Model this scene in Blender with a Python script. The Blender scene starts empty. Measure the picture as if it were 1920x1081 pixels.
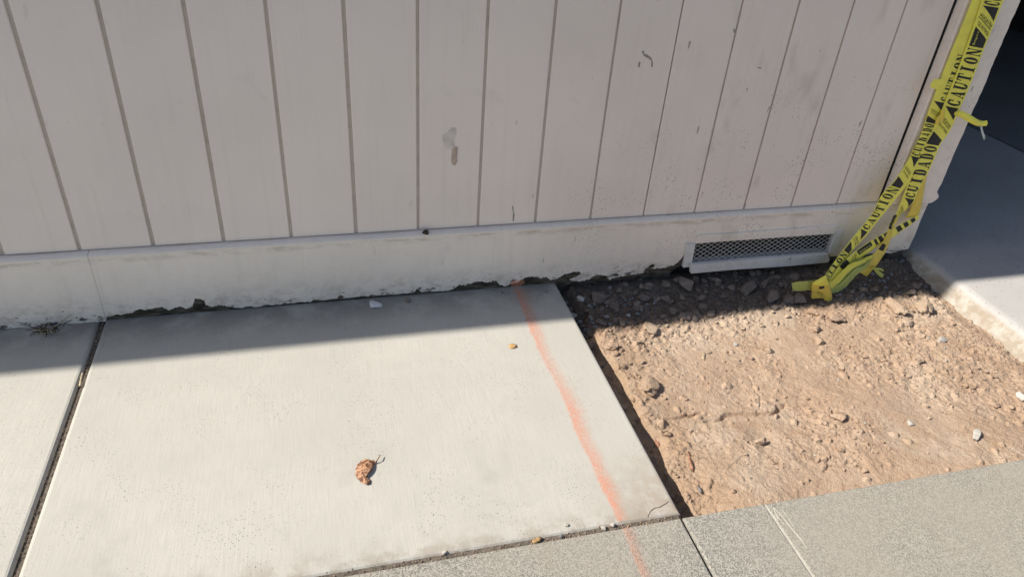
import bpy, bmesh, math, random
import numpy as np
from mathutils import Vector, Matrix, noise as mnoise

random.seed(7)
RNG = np.random.default_rng(11)
SC = bpy.context.scene
COL = SC.collection

# ---------------------------------------------------------------- camera
W = 0.175                      # groove-to-groove width of the siding boards
F = 1365.79                    # focal length in pixels of a 1920 wide frame
RX, RY, RZ = math.radians(56.5886), math.radians(-3.9281), math.radians(-14.3081)
CAM = Vector((3.5058 * W, -10.4621 * W, 7.0727 * W))
cd = bpy.data.cameras.new('camera')
cam = bpy.data.objects.new('camera', cd)
COL.objects.link(cam)
cam.location = CAM
cam.rotation_euler = (RX, RY, RZ)
cd.sensor_width = 36
cd.lens = F / 1920 * 36
cd.clip_start, cd.clip_end = 0.02, 800
SC.camera = cam
# ---------------------------------------------------------------- sky, sun, exposure
SUN_EL = math.radians(43)
TILT = math.radians(1.5)       # how far behind the wall the sun stands, seen along the wall
sv = Vector((-math.cos(SUN_EL), math.sin(SUN_EL) * math.tan(TILT), math.sin(SUN_EL))).normalized()
world = bpy.data.worlds.new('World')
SC.world = world
world.use_nodes = True
wn = world.node_tree
sky = wn.nodes.new('ShaderNodeTexSky')
sky.sky_type = 'NISHITA'
sky.sun_disc = False
sky.sun_elevation = SUN_EL
sky.sun_rotation = math.atan2(sv.x, sv.y)
wn.links.new(sky.outputs[0], wn.nodes['Background'].inputs[0])
wn.nodes['Background'].inputs[1].default_value = 0.085
sd = bpy.data.lights.new('sun', 'SUN')
sd.energy = 4.5
sd.angle = math.radians(0.55)
sd.color = (1.0, 0.94, 0.85)
sun = bpy.data.objects.new('sun', sd)
COL.objects.link(sun)
sun.rotation_euler = sv.to_track_quat('Z', 'Y').to_euler()
sun.location = (0, 0, 6)
SC.view_settings.view_transform = 'Standard'
SC.view_settings.look = 'None'
SC.view_settings.gamma = 1
SC.view_settings.exposure = 0.62
SC.render.engine = 'CYCLES'

# ---------------------------------------------------------------- pixels to places
RM = cam.rotation_euler.to_matrix()
def ray(x, y):
    return RM @ Vector(((x - 960) / F, -(y - 540.5) / F, -1))
def G(x, y, z=0.0):            # pixel -> point at height z
    d = ray(x, y); t = (z - CAM.z) / d.z
    return CAM + d * t
def Wl(x, y, yy=0.0):          # pixel -> point on the vertical plane y = yy
    d = ray(x, y); t = (yy - CAM.y) / d.y
    return CAM + d * t

# ---------------------------------------------------------------- object helpers
def link(o, parent=None, name=None):
    COL.objects.link(o)
    if parent:
        o.parent = parent
        loc = parent.location.copy()
        o.matrix_parent_inverse = Matrix.Translation(-WORLDLOC.get(parent.name, loc))
        WORLDLOC[o.name] = Vector((0, 0, 0))
    return o
WORLDLOC = {}
def tag(o, label=None, cat=None, group=None, kind=None):
    if label: o['label'] = label
    if cat: o['category'] = cat
    if group: o['group'] = group
    if kind: o['kind'] = kind
    return o
def empty(name, loc=(0, 0, 0)):
    o = bpy.data.objects.new(name, None)
    o.empty_display_size = 0.05
    COL.objects.link(o)
    o.location = loc
    WORLDLOC[o.name] = Vector(loc)
    return o
def mesh(name, verts, faces, mat, parent=None, smooth=False, uv=None):
    me = bpy.data.meshes.new(name)
    me.from_pydata([tuple(v) for v in verts], [], faces)
    me.materials.append(mat)
    if smooth:
        me.polygons.foreach_set('use_smooth', [True] * len(me.polygons))
    if uv is not None:
        l = me.uv_layers.new(name='UVMap')
        for lp in me.loops:
            l.data[lp.index].uv = uv[lp.vertex_index]
    me.update()
    o = bpy.data.objects.new(name, me)
    return link(o, parent)
def bmobj(name, bm, mat, parent=None, smooth=False):
    me = bpy.data.meshes.new(name)
    bm.normal_update()
    bm.to_mesh(me); bm.free()
    me.materials.append(mat)
    if smooth:
        me.polygons.foreach_set('use_smooth', [True] * len(me.polygons))
    return link(bpy.data.objects.new(name, me), parent)
def box_bm(x0, x1, y0, y1, z0, z1, bevel=0.0, seg=2):
    bm = bmesh.new()
    bmesh.ops.create_cube(bm, size=1)
    for v in bm.verts:
        v.co = Vector((x0 + (x1 - x0) * (v.co.x + .5), y0 + (y1 - y0) * (v.co.y + .5), z0 + (z1 - z0) * (v.co.z + .5)))
    if bevel:
        bmesh.ops.bevel(bm, geom=bm.edges[:], offset=bevel, segments=seg, affect='EDGES', profile=0.6)
    return bm
def box(name, x0, x1, y0, y1, z0, z1, mat, parent=None, bevel=0.0):
    return bmobj(name, box_bm(x0, x1, y0, y1, z0, z1, bevel), mat, parent)
def prism_xz(name, pts, y0, y1, mat, parent=None, bevel=0.0):
    """outline in x, z extruded from the front y0 back to y1"""
    bm = bmesh.new()
    vs = [bm.verts.new((p[0], y0, p[1])) for p in pts]
    f = bm.faces.new(vs)
    r = bmesh.ops.extrude_face_region(bm, geom=[f])
    for g in r['geom']:
        if isinstance(g, bmesh.types.BMVert):
            g.co.y = y1
    bmesh.ops.triangulate(bm, faces=[q for q in bm.faces if len(q.verts) > 4])
    bmesh.ops.recalc_face_normals(bm, faces=bm.faces[:])
    return bmobj(name, bm, mat, parent)

# ---------------------------------------------------------------- material helpers
class M:
    def __init__(s, name, rough=0.8, spec=0.3):
        s.m = bpy.data.materials.new(name)
        s.m.use_nodes = True
        s.t = s.m.node_tree
        s.b = s.t.nodes['Principled BSDF']
        s.b.inputs['Roughness'].default_value = rough
        s.b.inputs['Specular IOR Level'].default_value = spec
        s.pos = s.t.nodes.new('ShaderNodeNewGeometry').outputs['Position']
    def _in(s, sock, v):
        if isinstance(v, bpy.types.NodeSocket):
            s.t.links.new(v, sock)
        elif isinstance(v, (tuple, list)) and len(v) == 3 and sock.type == 'RGBA':
            sock.default_value = (*v, 1)
        else:
            sock.default_value = v
    def noise(s, scale, detail=3, rough=.55, vec=None, dist=0.0):
        n = s.t.nodes.new('ShaderNodeTexNoise')
        s._in(n.inputs['Vector'], vec or s.pos)
        n.inputs['Scale'].default_value = scale
        n.inputs['Detail'].default_value = detail
        n.inputs['Roughness'].default_value = rough
        n.inputs['Distortion'].default_value = dist
        return n.outputs['Fac']
    def voro(s, scale, vec=None, out='Distance', feature='F1', rnd=1.0):
        n = s.t.nodes.new('ShaderNodeTexVoronoi')
        n.feature = feature
        s._in(n.inputs['Vector'], vec or s.pos)
        n.inputs['Scale'].default_value = scale
        n.inputs['Randomness'].default_value = rnd
        return n.outputs[out]
    def scale(s, v3, vec=None):
        n = s.t.nodes.new('ShaderNodeMapping')
        s._in(n.inputs['Vector'], vec or s.pos)
        n.inputs['Scale'].default_value = v3
        return n.outputs[0]
    def ramp(s, fac, a, b, lo=0.0, hi=1.0):
        n = s.t.nodes.new('ShaderNodeMapRange')
        s._in(n.inputs[0], fac)
        n.inputs[1].default_value, n.inputs[2].default_value = a, b
        n.inputs[3].default_value, n.inputs[4].default_value = lo, hi
        n.interpolation_type = 'SMOOTHSTEP'
        return n.outputs[0]
    def mix(s, fac, a, b, blend='MIX'):
        n = s.t.nodes.new('ShaderNodeMix')
        n.data_type = 'RGBA'; n.blend_type = blend
        s._in(n.inputs[0], fac); s._in(n.inputs[6], a); s._in(n.inputs[7], b)
        return n.outputs[2]
    def math(s, op, a, b=0.0):
        n = s.t.nodes.new('ShaderNodeMath')
        n.operation = op
        s._in(n.inputs[0], a); s._in(n.inputs[1], b)
        return n.outputs[0]
    def xyz(s):
        n = s.t.nodes.new('ShaderNodeSeparateXYZ')
        s._in(n.inputs[0], s.pos)
        return n.outputs
    def color(s, c):
        s._in(s.b.inputs['Base Color'], c)
    def bump(s, h, strength=.5, dist=.002):
        n = s.t.nodes.new('ShaderNodeBump')
        n.inputs['Strength'].default_value = strength
        n.inputs['Distance'].default_value = dist
        s._in(n.inputs['Height'], h)
        old = s.b.inputs['Normal'].links
        if old:
            s.t.links.new(old[0].from_socket, n.inputs['Normal'])
        s.t.links.new(n.outputs[0], s.b.inputs['Normal'])

# painted siding
def paint(name, base, specks=True, grain=False, dirty=0.0, foot=False):
    m = M(name, .62, .3)
    X, Y, Z = m.xyz()
    c = m.mix(m.ramp(m.noise(2.3, 4), .35, .7), base, tuple(v * .93 for v in base))
    c = m.mix(m.ramp(m.noise(9, 4, .6, dist=.6), .62, .8, 0, .35), c, tuple(v * .72 for v in base))
    # smudges by passers-by on the right half
    sm = m.math('MULTIPLY', m.ramp(m.noise(7.0, 3, .6, vec=m.scale((1, 1, .55))), .56, .72), m.ramp(X, 1.2, 1.7, 0, .6))
    c = m.mix(sm, c, (base[0] * .68, base[1] * .66, base[2] * .6))
    if specks:
        dens = m.math('MULTIPLY', m.ramp(X, .7, 1.75, .12, 1), m.ramp(Z, 1.0, .35, .2, 1))
        dens = m.math('MULTIPLY', dens, m.ramp(m.noise(6, 4, .65), .35, .65, .15, 1.15))
        for sc, thr in ((60, .15), (34, .11), (120, .24)):
            v = m.voro(sc)
            d = m.math('SUBTRACT', m.math('MULTIPLY', dens, thr), v)
            c = m.mix(m.ramp(d, 0, .07, 0, .62), c, (.16, .115, .09))
        # tiny rubbed marks
        k = m.noise(45, 2, .5, vec=m.scale((1, 1, .35)))
        c = m.mix(m.math('MULTIPLY', m.ramp(k, .70, .75, 0, .7), m.ramp(X, .9, 1.6, .15, 1)), c, (.16, .14, .13))
    if foot:
        # dust caught under the cap, splash and flaking along the lower edge
        ln = m.math('MULTIPLY', m.ramp(Z, .172, .194, 0, 1), m.ramp(m.noise(14, 5, .7, vec=m.scale((1, 1, 4))),   .42, .66, 0, .55))
        ln = m.math('MULTIPLY', ln, m.ramp(Z, .193, .199, 1, .1))
        c = m.mix(ln, c, (.36, .27, .19))
        sp = m.math('MULTIPLY', m.ramp(Z, .10, .0, 0, 1), m.ramp(m.noise(26, 5, .7, vec=m.scale((1, 1, 1.6))), .42, .68, 0, .6))
        c = m.mix(sp, c, (.30, .24, .19))
        fk = m.math('ADD', m.noise(70, 4, .65, vec=m.scale((.55, 1, 1.5))), m.ramp(Z, .0, .075, .11, -.12))
        c = m.mix(m.ramp(fk, .66, .69, 0, .92), c, (.05, .042, .034))
    if dirty:
        c = m.mix(m.ramp(m.noise(30, 5, .7), .45, .7, 0, dirty), c, (.11, .09, .07))
    m.color(c)
    if grain:
        m.bump(m.noise(60, 4, .7, vec=m.scale((3.2, 3.2, .25))), .55, .0025)
        m.bump(m.noise(22, 3, .6, vec=m.scale((2, 2, .3)), dist=1.0), .5, .004)
    else:
        st = m.noise(16, 4, .65, vec=m.scale((3.0, 1, .12)))
        c = m.mix(m.ramp(st, .5, .75, 0, .22), c, (base[0] * .74, base[1] * .72, base[2] * .69))
        m.color(c)
        m.bump(m.noise(45, 3, .6, vec=m.scale((2.5, 1, .12))), .3, .0015)
        m.bump(m.noise(330, 2, .5), .12, .0006)
    return m.m
WALL = (.80, .692, .61)
MP = paint('siding paint', WALL)
MPS = paint('skirting paint', (.82, .725, .63), dirty=.05, foot=True)
MPG = paint('groove paint', (.55, .47, .40), specks=False, dirty=.2)
MPP = paint('rough sawn post paint', (.81, .705, .615), grain=True, dirty=.12)
MPV = paint('vent paint', (.68, .64, .60), dirty=.12)

def rotten():
    m = M('rotten wood', .95, .1)
    v = m.scale((.35, 1, 1.6))
    c = m.mix(m.ramp(m.noise(60, 5, .7, vec=v), .35, .7), (.03, .025, .02), (.17, .145, .11))
    c = m.mix(m.ramp(m.noise(18, 3), .55, .7, 0, .6), c, (.05, .05, .028))
    m.color(c)
    m.bump(m.noise(90, 5, .7, vec=v), .9, .006)
    return m.m
MROT = rotten()

def concrete(name, base, broom=True, stains_shade=True, spk=1.0):
    m = M(name, .88, .25)
    X, Y, Z = m.xyz()
    d = lambda k: tuple(v * k for v in base)
    c = m.mix(m.ramp(m.noise(2.2, 5, .6), .3, .7), d(1.04), d(.90))
    c = m.mix(m.ramp(m.noise(11, 5, .65), .5, .75, 0, .5), c, d(.86))
    if broom:
        b = m.noise(60, 3, .6, vec=m.scale((6, .22, 1)))
        c = m.mix(m.ramp(b, .38, .70, 0, .6), c, d(.82))
        m.bump(b, .2, .0012)
        b2 = m.noise(160, 3, .6, vec=m.scale((6, .12, 1)))
        c = m.mix(m.ramp(b2, .45, .75, 0, .4), c, d(.80))
        m.bump(b2, .15, .0008)
    c = m.mix(m.ramp(m.noise(420, 2, .6), .35, .75, 0, .55), c, d(.78))
    if stains_shade:
        # grime and painted shade darken the slab towards the foot of the wall
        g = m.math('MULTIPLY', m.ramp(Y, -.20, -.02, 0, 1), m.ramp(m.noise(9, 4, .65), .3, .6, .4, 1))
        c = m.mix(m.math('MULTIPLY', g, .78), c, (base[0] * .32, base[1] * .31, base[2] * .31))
        # soil washed over the corner beside the excavation and along the front joint
        q = m.math('MULTIPLY', m.ramp(X, 1.08, 1.3, 0, 1), m.ramp(Y, -.68, -.9, 0, 1))
        q = m.math('MULTIPLY', q, m.ramp(m.noise(25, 5, .7), .3, .6, .1, .8))
        c = m.mix(q, c, (.33, .27, .21))
        e = m.math('MULTIPLY', m.ramp(Y, -.86, -.94, 0, 1), m.ramp(m.noise(16, 5, .7), .42, .6, 0, .65))
        c = m.mix(e, c, (.27, .225, .175))
        gr = m.ramp(m.noise(6, 4, .6, dist=.7), .52, .70, 0, .5)
        c = m.mix(m.math('MULTIPLY', gr, m.ramp(Y, -.55, -.85, .1, 1)), c, d(.68))
    for sc, thr in ((75, .12), (150, .19), (30, .055)):
        v = m.voro(sc)
        dm = m.math('SUBTRACT', m.math('MULTIPLY', m.ramp(m.noise(8, 3), .3, .7, .3, 1), thr * spk), v)
        c = m.mix(m.ramp(dm, 0, .04, 0, .75), c, (.12, .105, .09))
        m.bump(m.ramp(dm, 0, .04, 1, 0), .35, .0015)
    m.color(c)
    m.bump(m.noise(500, 3, .6), .25, .0008)
    return m.m
MCON = concrete('broom finished concrete', (.49, .470, .418))
MDRV2 = concrete('shade-darkened driveway concrete', (.22, .215, .21), broom=False, stains_shade=False, spk=1.5)  # darker copy of the concrete, putting interior gloom into the inner slab
MDRV = concrete('driveway concrete', (.46, .44, .42), broom=False, stains_shade=False)

def aggregate():
    m = M('exposed aggregate paving', .9, .25)
    X, Y, Z = m.xyz()
    col = m.voro(450, out='Color')
    n = m.t.nodes.new('ShaderNodeRGBToBW'); m._in(n.inputs[0], col)
    c = m.mix(m.ramp(n.outputs[0], .15, .85), (.155, .146, .128), (.385, .363, .31))
    c = m.mix(m.ramp(m.noise(700, 2), .62, .72, 0, .8), c, (.52, .50, .45))
    c = m.mix(m.ramp(m.noise(900, 2), .64, .74, 0, .8), c, (.05, .05, .05))
    c = m.mix(m.ramp(m.noise(3.5, 4, .6), .4, .65, 0, .45), c, (.33, .30, .25))
    # soil trodden over the stretch beside the excavation
    s = m.math('MULTIPLY', m.ramp(X, 1.35, 1.85, 0, .38), m.ramp(m.noise(4.5, 4, .6), .25, .6, .3, 1))
    c = m.mix(s, c, (.345, .31, .25))
    br = m.math('MULTIPLY', m.ramp(m.noise(5.5, 4, .65, dist=.5), .55, .7, 0, .45), m.ramp(Y, -1.3, -1.0, .3, 1))
    c = m.mix(br, c, (.27, .205, .14))
    m.color(c)
    m.bump(m.voro(430), .35, .0012)
    m.bump(m.noise(60, 3), .2, .002)
    return m.m
MAGG = aggregate()

XE = 7.4487 * W + .003
def soil():
    m = M('dry soil', .97, .08)
    X, Y, Z = m.xyz()
    c = m.mix(m.ramp(m.noise(6, 5, .6), .35, .68), (.435, .318, .228), (.40, .28, .193))
    c = m.mix(m.ramp(m.noise(3.4, 5, .62, dist=.5), .46, .64, 0, .8), c, (.49, .39, .295))
    c = m.mix(m.ramp(m.noise(4.2, 5, .65, dist=.9), .55, .72, 0, .7), c, (.345, .23, .145))
    ed = m.math('MULTIPLY', m.ramp(X, XE + .28, XE + .08, 0, 1), m.ramp(m.noise(12, 4, .6), .3, .6, .1, .8))
    c = m.mix(ed, c, (.36, .25, .165))
    c = m.mix(m.ramp(m.noise(40, 5, .7), .5, .75, 0, .55), c, (.30, .19, .12))
    c = m.mix(m.ramp(m.noise(330, 3, .6), .50, .68, 0, .6), c, (.24, .16, .105))
    c = m.mix(m.ramp(m.noise(420, 2, .6), .60, .70, 0, .7), c, (.62, .51, .41))
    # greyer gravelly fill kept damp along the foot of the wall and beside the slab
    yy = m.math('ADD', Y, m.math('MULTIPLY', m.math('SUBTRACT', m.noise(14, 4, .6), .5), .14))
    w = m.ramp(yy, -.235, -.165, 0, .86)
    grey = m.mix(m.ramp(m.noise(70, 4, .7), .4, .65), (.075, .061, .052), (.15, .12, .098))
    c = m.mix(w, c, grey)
    m.color(c)
    m.bump(m.noise(300, 4, .75), .8, .0028)
    m.bump(m.voro(330), .7, .002)
    return m.m
MSOIL = soil()

def stone(name, a, b, sc=60):
    m = M(name, .93, .15)
    oi = m.t.nodes.new('ShaderNodeObjectInfo')
    c = m.mix(m.ramp(m.noise(sc, 4, .65), .3, .7), a, b)
    c = m.mix(m.math('MULTIPLY', oi.outputs['Random'], .4), c, tuple(v * .55 for v in b))
    m.color(c)
    m.bump(m.noise(250, 4, .7), .6, .002)
    return m.m
MCLOD = MSOIL
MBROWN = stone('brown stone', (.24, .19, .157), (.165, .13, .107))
MGREY = stone('grey stone', (.27, .265, .26), (.18, .175, .175))
MPALE = stone('pale stone', (.52, .485, .43), (.40, .365, .32))
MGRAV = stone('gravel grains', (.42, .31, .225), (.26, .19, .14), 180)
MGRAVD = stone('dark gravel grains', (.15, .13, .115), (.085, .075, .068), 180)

def plain(name, c, rough=.8, spec=.3, var=.15, sc=40):
    m = M(name, rough, spec)
    m.color(m.mix(m.ramp(m.noise(sc, 3), .35, .7), c, tuple(v * (1 - var) for v in c)))
    return m.m
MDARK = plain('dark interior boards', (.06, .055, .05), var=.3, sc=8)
MBLACK = plain('unlit gap black', (.012, .012, .012))  # near-black standing for unlit gaps and the void behind the vent
MFOUND = plain('old foundation concrete', (.12, .105, .09), .95, .1, .5, 30)
MROOF = plain('roof shingles', (.12, .10, .09), var=.3)
MASPH = plain('street asphalt', (.06, .06, .06), .9, .2, .3, 90)
MJOINT = plain('joint dirt', (.16, .135, .11), .97, .05, .5, 120)
MWIRE = plain('galvanised mesh', (.50, .47, .44), .55, .4)
MCHIP = plain('bared grey primer', (.66, .58, .51), .7, .2, .2)
MCHIP2 = plain('bared brown wood', (.52, .40, .315), .8, .2, .25)
MLUMP = plain('mud', (.075, .055, .04), .95, .1, .5, 150)

def tape(name, c, tr=.35):
    m = M(name, .42, .4)
    m.color(m.mix(m.ramp(m.noise(25, 4, .6), .4, .75, 0, .5), c, (c[0] * .72, c[1] * .68, c[2] * .9)))
    m.bump(m.noise(120, 2, .5), .25, .0015)
    t = m.t.nodes.new('ShaderNodeBsdfTranslucent')
    t.inputs[0].default_value = (*c, 1)
    mx = m.t.nodes.new('ShaderNodeMixShader')
    mx.inputs[0].default_value = tr
    m.t.links.new(m.b.outputs[0], mx.inputs[1])
    m.t.links.new(t.outputs[0], mx.inputs[2])
    m.t.links.new(mx.outputs[0], m.t.nodes['Material Output'].inputs[0])
    return m.m
MTAPE = tape('yellow tape', (.95, .87, .13), .2)
MTAPEO = tape('soiled yellow tape', (.85, .64, .10), .2)
MTAPEG = tape('folded tape', (.62, .66, .18), .35)
MINK = plain('black tape print', (.016, .016, .017), .5, .3)
MFRAY = plain('silver frayed ends', (.55, .56, .52), .4, .5)

def leafm(name, a, b):
    m = M(name, .65, .3)
    c = m.mix(m.ramp(m.noise(110, 4, .7, dist=1), .42, .58), a, b)
    m.color(c)
    m.bump(m.noise(190, 3, .6), .3, .001)
    return m.m
MLEAF = leafm('dry brown leaf', (.10, .040, .018), (.46, .26, .155))
MLEAFR = leafm('reddish leaf', (.20, .095, .06), (.36, .20, .13))
MLEAFT = leafm('tan leaf', (.50, .33, .15), (.36, .21, .09))
MSTRAW = leafm('straw', (.50, .42, .28), (.34, .27, .17))

def spray():
    m = M('orange marking paint', .85, .2)
    uv = m.t.nodes.new('ShaderNodeUVMap').outputs[0]
    s = m.t.nodes.new('ShaderNodeSeparateXYZ'); m._in(s.inputs[0], uv)
    u, v = s.outputs[0], s.outputs[1]           # u across -1..1, v strength along
    w = m.math('ADD', u, m.math('MULTIPLY', m.math('SUBTRACT', m.noise(30, 4, .65), .5), .9))
    a = m.math('MULTIPLY', m.ramp(w, -.95, -.45, 0, 1), m.ramp(w, -.3, 1.0, 1, 0))
    a = m.math('MULTIPLY', a, v)
    gr = m.noise(300, 3, .65, vec=m.scale((1.5, .5, 1)))
    a = m.math('MULTIPLY', a, m.ramp(gr, .36, .60, .25, 1))
    sp = m.math('MULTIPLY', m.ramp(m.noise(520, 2, .5), .62, .7, 0, .35), m.ramp(m.math('ABSOLUTE', u), .95, .4, 0, 1))
    a = m.math('MAXIMUM', a, m.math('MULTIPLY', sp, v))
    m.color(m.mix(m.noise(20, 2), (.86, .27, .135), (.84, .33, .19)))
    t = m.t.nodes.new('ShaderNodeBsdfTransparent')
    mx = m.t.nodes.new('ShaderNodeMixShader')
    m._in(mx.inputs[0], m.math('MULTIPLY', a, .56))
    m.t.links.new(t.outputs[0], mx.inputs[1]); m.t.links.new(m.b.outputs[0], mx.inputs[2])
    m.t.links.new(mx.outputs[0], m.t.nodes['Material Output'].inputs[0])
    return m.m
MSPRAY = spray()

# ================================================================ SETTING
XL = .0565 * W            # joint between the two walkway slabs
XE = 7.4487 * W + .003    # right edge of the walkway, where it was sawn off
YP = -5.3825 * W          # line where the front pavement begins
J1, J2 = 7.451 * W, 8.5986 * W
XD = 2.676                # left edge of the driveway apron
tag(mesh('ground', [(-300, -300, -.17), (300, -300, -.17), (300, 300, -.17), (-300, 300, -.17)], [(0, 1, 2, 3)], MASPH), kind='structure')

walk = tag(empty('walkway', (0, -.4, 0)), 'pale broom-finished concrete walkway along the wall', 'walkway', kind='structure')
g = .007
def slab(name, x0, x1, y0, y1, z1, mat, parent, bev=.007, sub=None):
    bm = box_bm(x0, x1, y0, y1, -.105, z1)
    top = [e for e in bm.edges if all(v.co.z > z1 - 1e-5 for v in e.verts)]
    bmesh.ops.bevel(bm, geom=top, offset=bev, segments=3, affect='EDGES', profile=.5)
    o = bmobj(name, bm, mat, parent)
    for p in o.data.polygons: p.use_smooth = False
    return o
slab('slab', XL + g, XE, YP + .010, .03, 0, MCON, walk, .009)
slab('slab', XL - 1.29, XL - g, YP + .010, .03, -.001, MCON, walk, .009)
slab('slab', XL - 2.6, XL - 1.29 - 2 * g, YP + .010, .03, 0, MCON, walk, .006)
slab('slab', XL - 3.9, XL - 2.6 - 2 * g, YP + .010, .03, 0, MCON, walk, .006)
box('joint_filler', XL - g - .002, XL + g + .002, YP - .005, .03, -.09, -.011, MJOINT, walk)
box('joint_filler', XL - 4, XE - .006, YP - .012, YP + .014, -.09, -.005, MJOINT, walk)

pave = tag(empty('pavement', (1.3, -1.6, 0)), 'grey exposed-aggregate pavement along the front', 'pavement', kind='structure')
pz = -.002
slab('paving_panel', -4.5, J1 - .0028, YP - 2.6, YP, pz, MAGG, pave, .004)
slab('paving_panel', J1 + .0028, J2 - .0016, YP - 2.6, YP, pz, MAGG, pave, .004)
slab('paving_panel', J2 + .0016, 7.5, YP - 2.6, YP, pz - .001, MAGG, pave, .004)
box('joint_filler', J2 - .003, J2 + .003, YP - 2.6, YP - .003, -.09, -.0045, plain('pale joint mortar', (.50, .47, .40)), pave)
box('joint_filler', J1 - .004, J1 + .004, YP - 2.6, YP - .003, -.1, -.03, MBLACK, pave)  # near-black strip standing for the unlit depth of the joint
box('kerb', -4.5, 7.5, YP - 2.78, YP - 2.605, -.17, -.004, MDRV, pave, .01)

drv = tag(empty('driveway', (3.4, 0, 0)), 'smooth concrete driveway apron running into the dark opening', 'driveway', kind='structure')
def wavy_slab():
    # broken, mortar-smeared left edge
    bm = bmesh.new()
    n = 90
    y0, y1 = YP + .003, .10
    rows = []
    for i in range(n + 1):
        y = y0 + (y1 - y0) * i / n
        j = (mnoise.noise(Vector((y * 14, 3, 0))) * .003 + mnoise.noise(Vector((y * 45, 9, 0))) * .0014)
        sk = .016 * (1 - i / n)           # the edge drifts a little towards the front
        x = XD - sk + j
        k = mnoise.noise(Vector((y * 20, 7, 1))) * .004
        rows.append([(3.955, y, .002), (x + .03, y, .002), (x + .008, y, -.001), (x, y, -.009), (x - .010 + k, y, -.028), (x - .024 - k, y, -.05), (x - .036 + k, y, -.075), (x - .04, y, -.14)])
    rows.append([(v[0], 6.2, v[2]) for v in rows[-1]]); n += 1
    vs = [v for r in rows for v in r]
    m_ = len(rows[0])
    fs = [(i * m_ + j, i * m_ + j + 1, (i + 1) * m_ + j + 1, (i + 1) * m_ + j) for i in range(n) for j in range(m_ - 1)]
    return vs, fs
def driveedge():
    m = M('driveway concrete with mortar edge', .9, .2)
    X, Y, Z = m.xyz()
    b = (.46, .44, .42)
    c = m.mix(m.ramp(m.noise(3, 4), .3, .7), b, tuple(v * .9 for v in b))
    c = m.mix(m.ramp(m.noise(380, 2), .4, .75, 0, .5), c, tuple(v * .75 for v in b))
    v = m.voro(60)
    c = m.mix(m.ramp(m.math('SUBTRACT', .16, v), 0, .04, 0, .7), c, (.10, .09, .08))
    v = m.voro(17)
    c = m.mix(m.ramp(m.math('SUBTRACT', .055, v), 0, .02, 0, .85), c, (.06, .055, .045))
    c = m.mix(m.ramp(m.noise(6, 5, .65), .5, .7, 0, .4), c, tuple(v_ * .75 for v_ in b))
    s = m.ramp(Z, -.004, -.02, 0, 1)
    c2 = m.mix(m.ramp(m.noise(28, 5, .7), .35, .62), (.43, .40, .35), (.32, .27, .21))
    c = m.mix(s, c, c2)
    m.color(c)
    m.bump(m.noise(180, 4, .7), .4, .002)
    return m.m
MDE = driveedge()
vs, fs = wavy_slab()
mesh('slab', vs, fs, MDE, drv, True)
box('slab', 3.969, 7.5, YP + .003, 6.2, -.10, .002, MDRV2, drv)

# ---------------------------------------------------------------- soil in the excavation
def vnoise(x, y, seed):
    xi, yi = np.floor(x).astype(np.int64), np.floor(y).astype(np.int64)
    xf, yf = x - xi, y - yi
    def h(a, b):
        n = (a * 374761393 + b * 668265263 + seed * 2147483647) & 0xffffffff
        n = ((n ^ (n >> 13)) * 1274126177) & 0xffffffff
        return ((n ^ (n >> 16)) & 0xffff) / 65535.0
    u, v = xf * xf * xf * (xf * (xf * 6 - 15) + 10), yf * yf * yf * (yf * (yf * 6 - 15) + 10)
    a, b, c, d = h(xi, yi), h(xi + 1, yi), h(xi, yi + 1), h(xi + 1, yi + 1)
    return (a + (b - a) * u) * (1 - v) + (c + (d - c) * u) * v - .5
def fbm(x, y, f, o, seed, gain=.5):
    r = 0; a = 1.0
    for i in range(o):
        ca, sa = math.cos(.6 + 1.1 * i), math.sin(.6 + 1.1 * i)
        r = r + a * vnoise((x * ca - y * sa) * f + i * 17.3, (x * sa + y * ca) * f - i * 9.1, seed + i)
        f *= 2.03; a *= gain
    return r
SX0, SX1, SY0, SY1 = XE - .03, XD + .012, YP - .02, .05
RES = .0022
NX, NY = int((SX1 - SX0) / RES), int((SY1 - SY0) / RES)
gx, gy = np.meshgrid(np.linspace(SX0, SX1, NX), np.linspace(SY0, SY1, NY))
def sstep(x, a, b):
    t = np.clip((x - a) / (b - a), 0, 1)
    return t * t * (3 - 2 * t)
H = -.058 + .0 * gx
H += .018 * sstep(gx, 1.5, 2.3)
H -= .026 * (1 - sstep(gx + .04 * fbm(gx, gy, 9, 4, 5), XE + .050, XE + .072))       # trench along the sawn slab
H += .020 * sstep(gy, -.62, -.93) * sstep(gx, XE + .05, XE + .2)                     # banked up towards the pavement
H -= .022 * sstep(gx, XD - .12, XD - .04)
H += .022 * sstep(gy, -.10, .0)                                                      # bank under the wall
H += .016 * fbm(gx, gy, 4.5, 3, 21)
rough = np.clip(.10 + .75 * sstep(gx, 1.85, 2.4) + .7 * sstep(gy, -.36, -.22) + .4 * (1 - sstep(gx, XE + .06, XE + .14)) + 1.5 * fbm(gx, gy, 5, 2, 77), .05, 1.2)
H += (.0042 * fbm(gx, gy, 17, 4, 31) + .0036 * fbm(gx, gy, 55, 3, 41)) * (.35 + rough)
rid = 1 - np.abs(fbm(gx, gy, 26, 2, 55)) * 2
H += .0018 * (rid - .7) * rough
H += .0030 * fbm(gx, gy, 140, 2, 61) * (.35 + .8 * rough)
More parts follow.
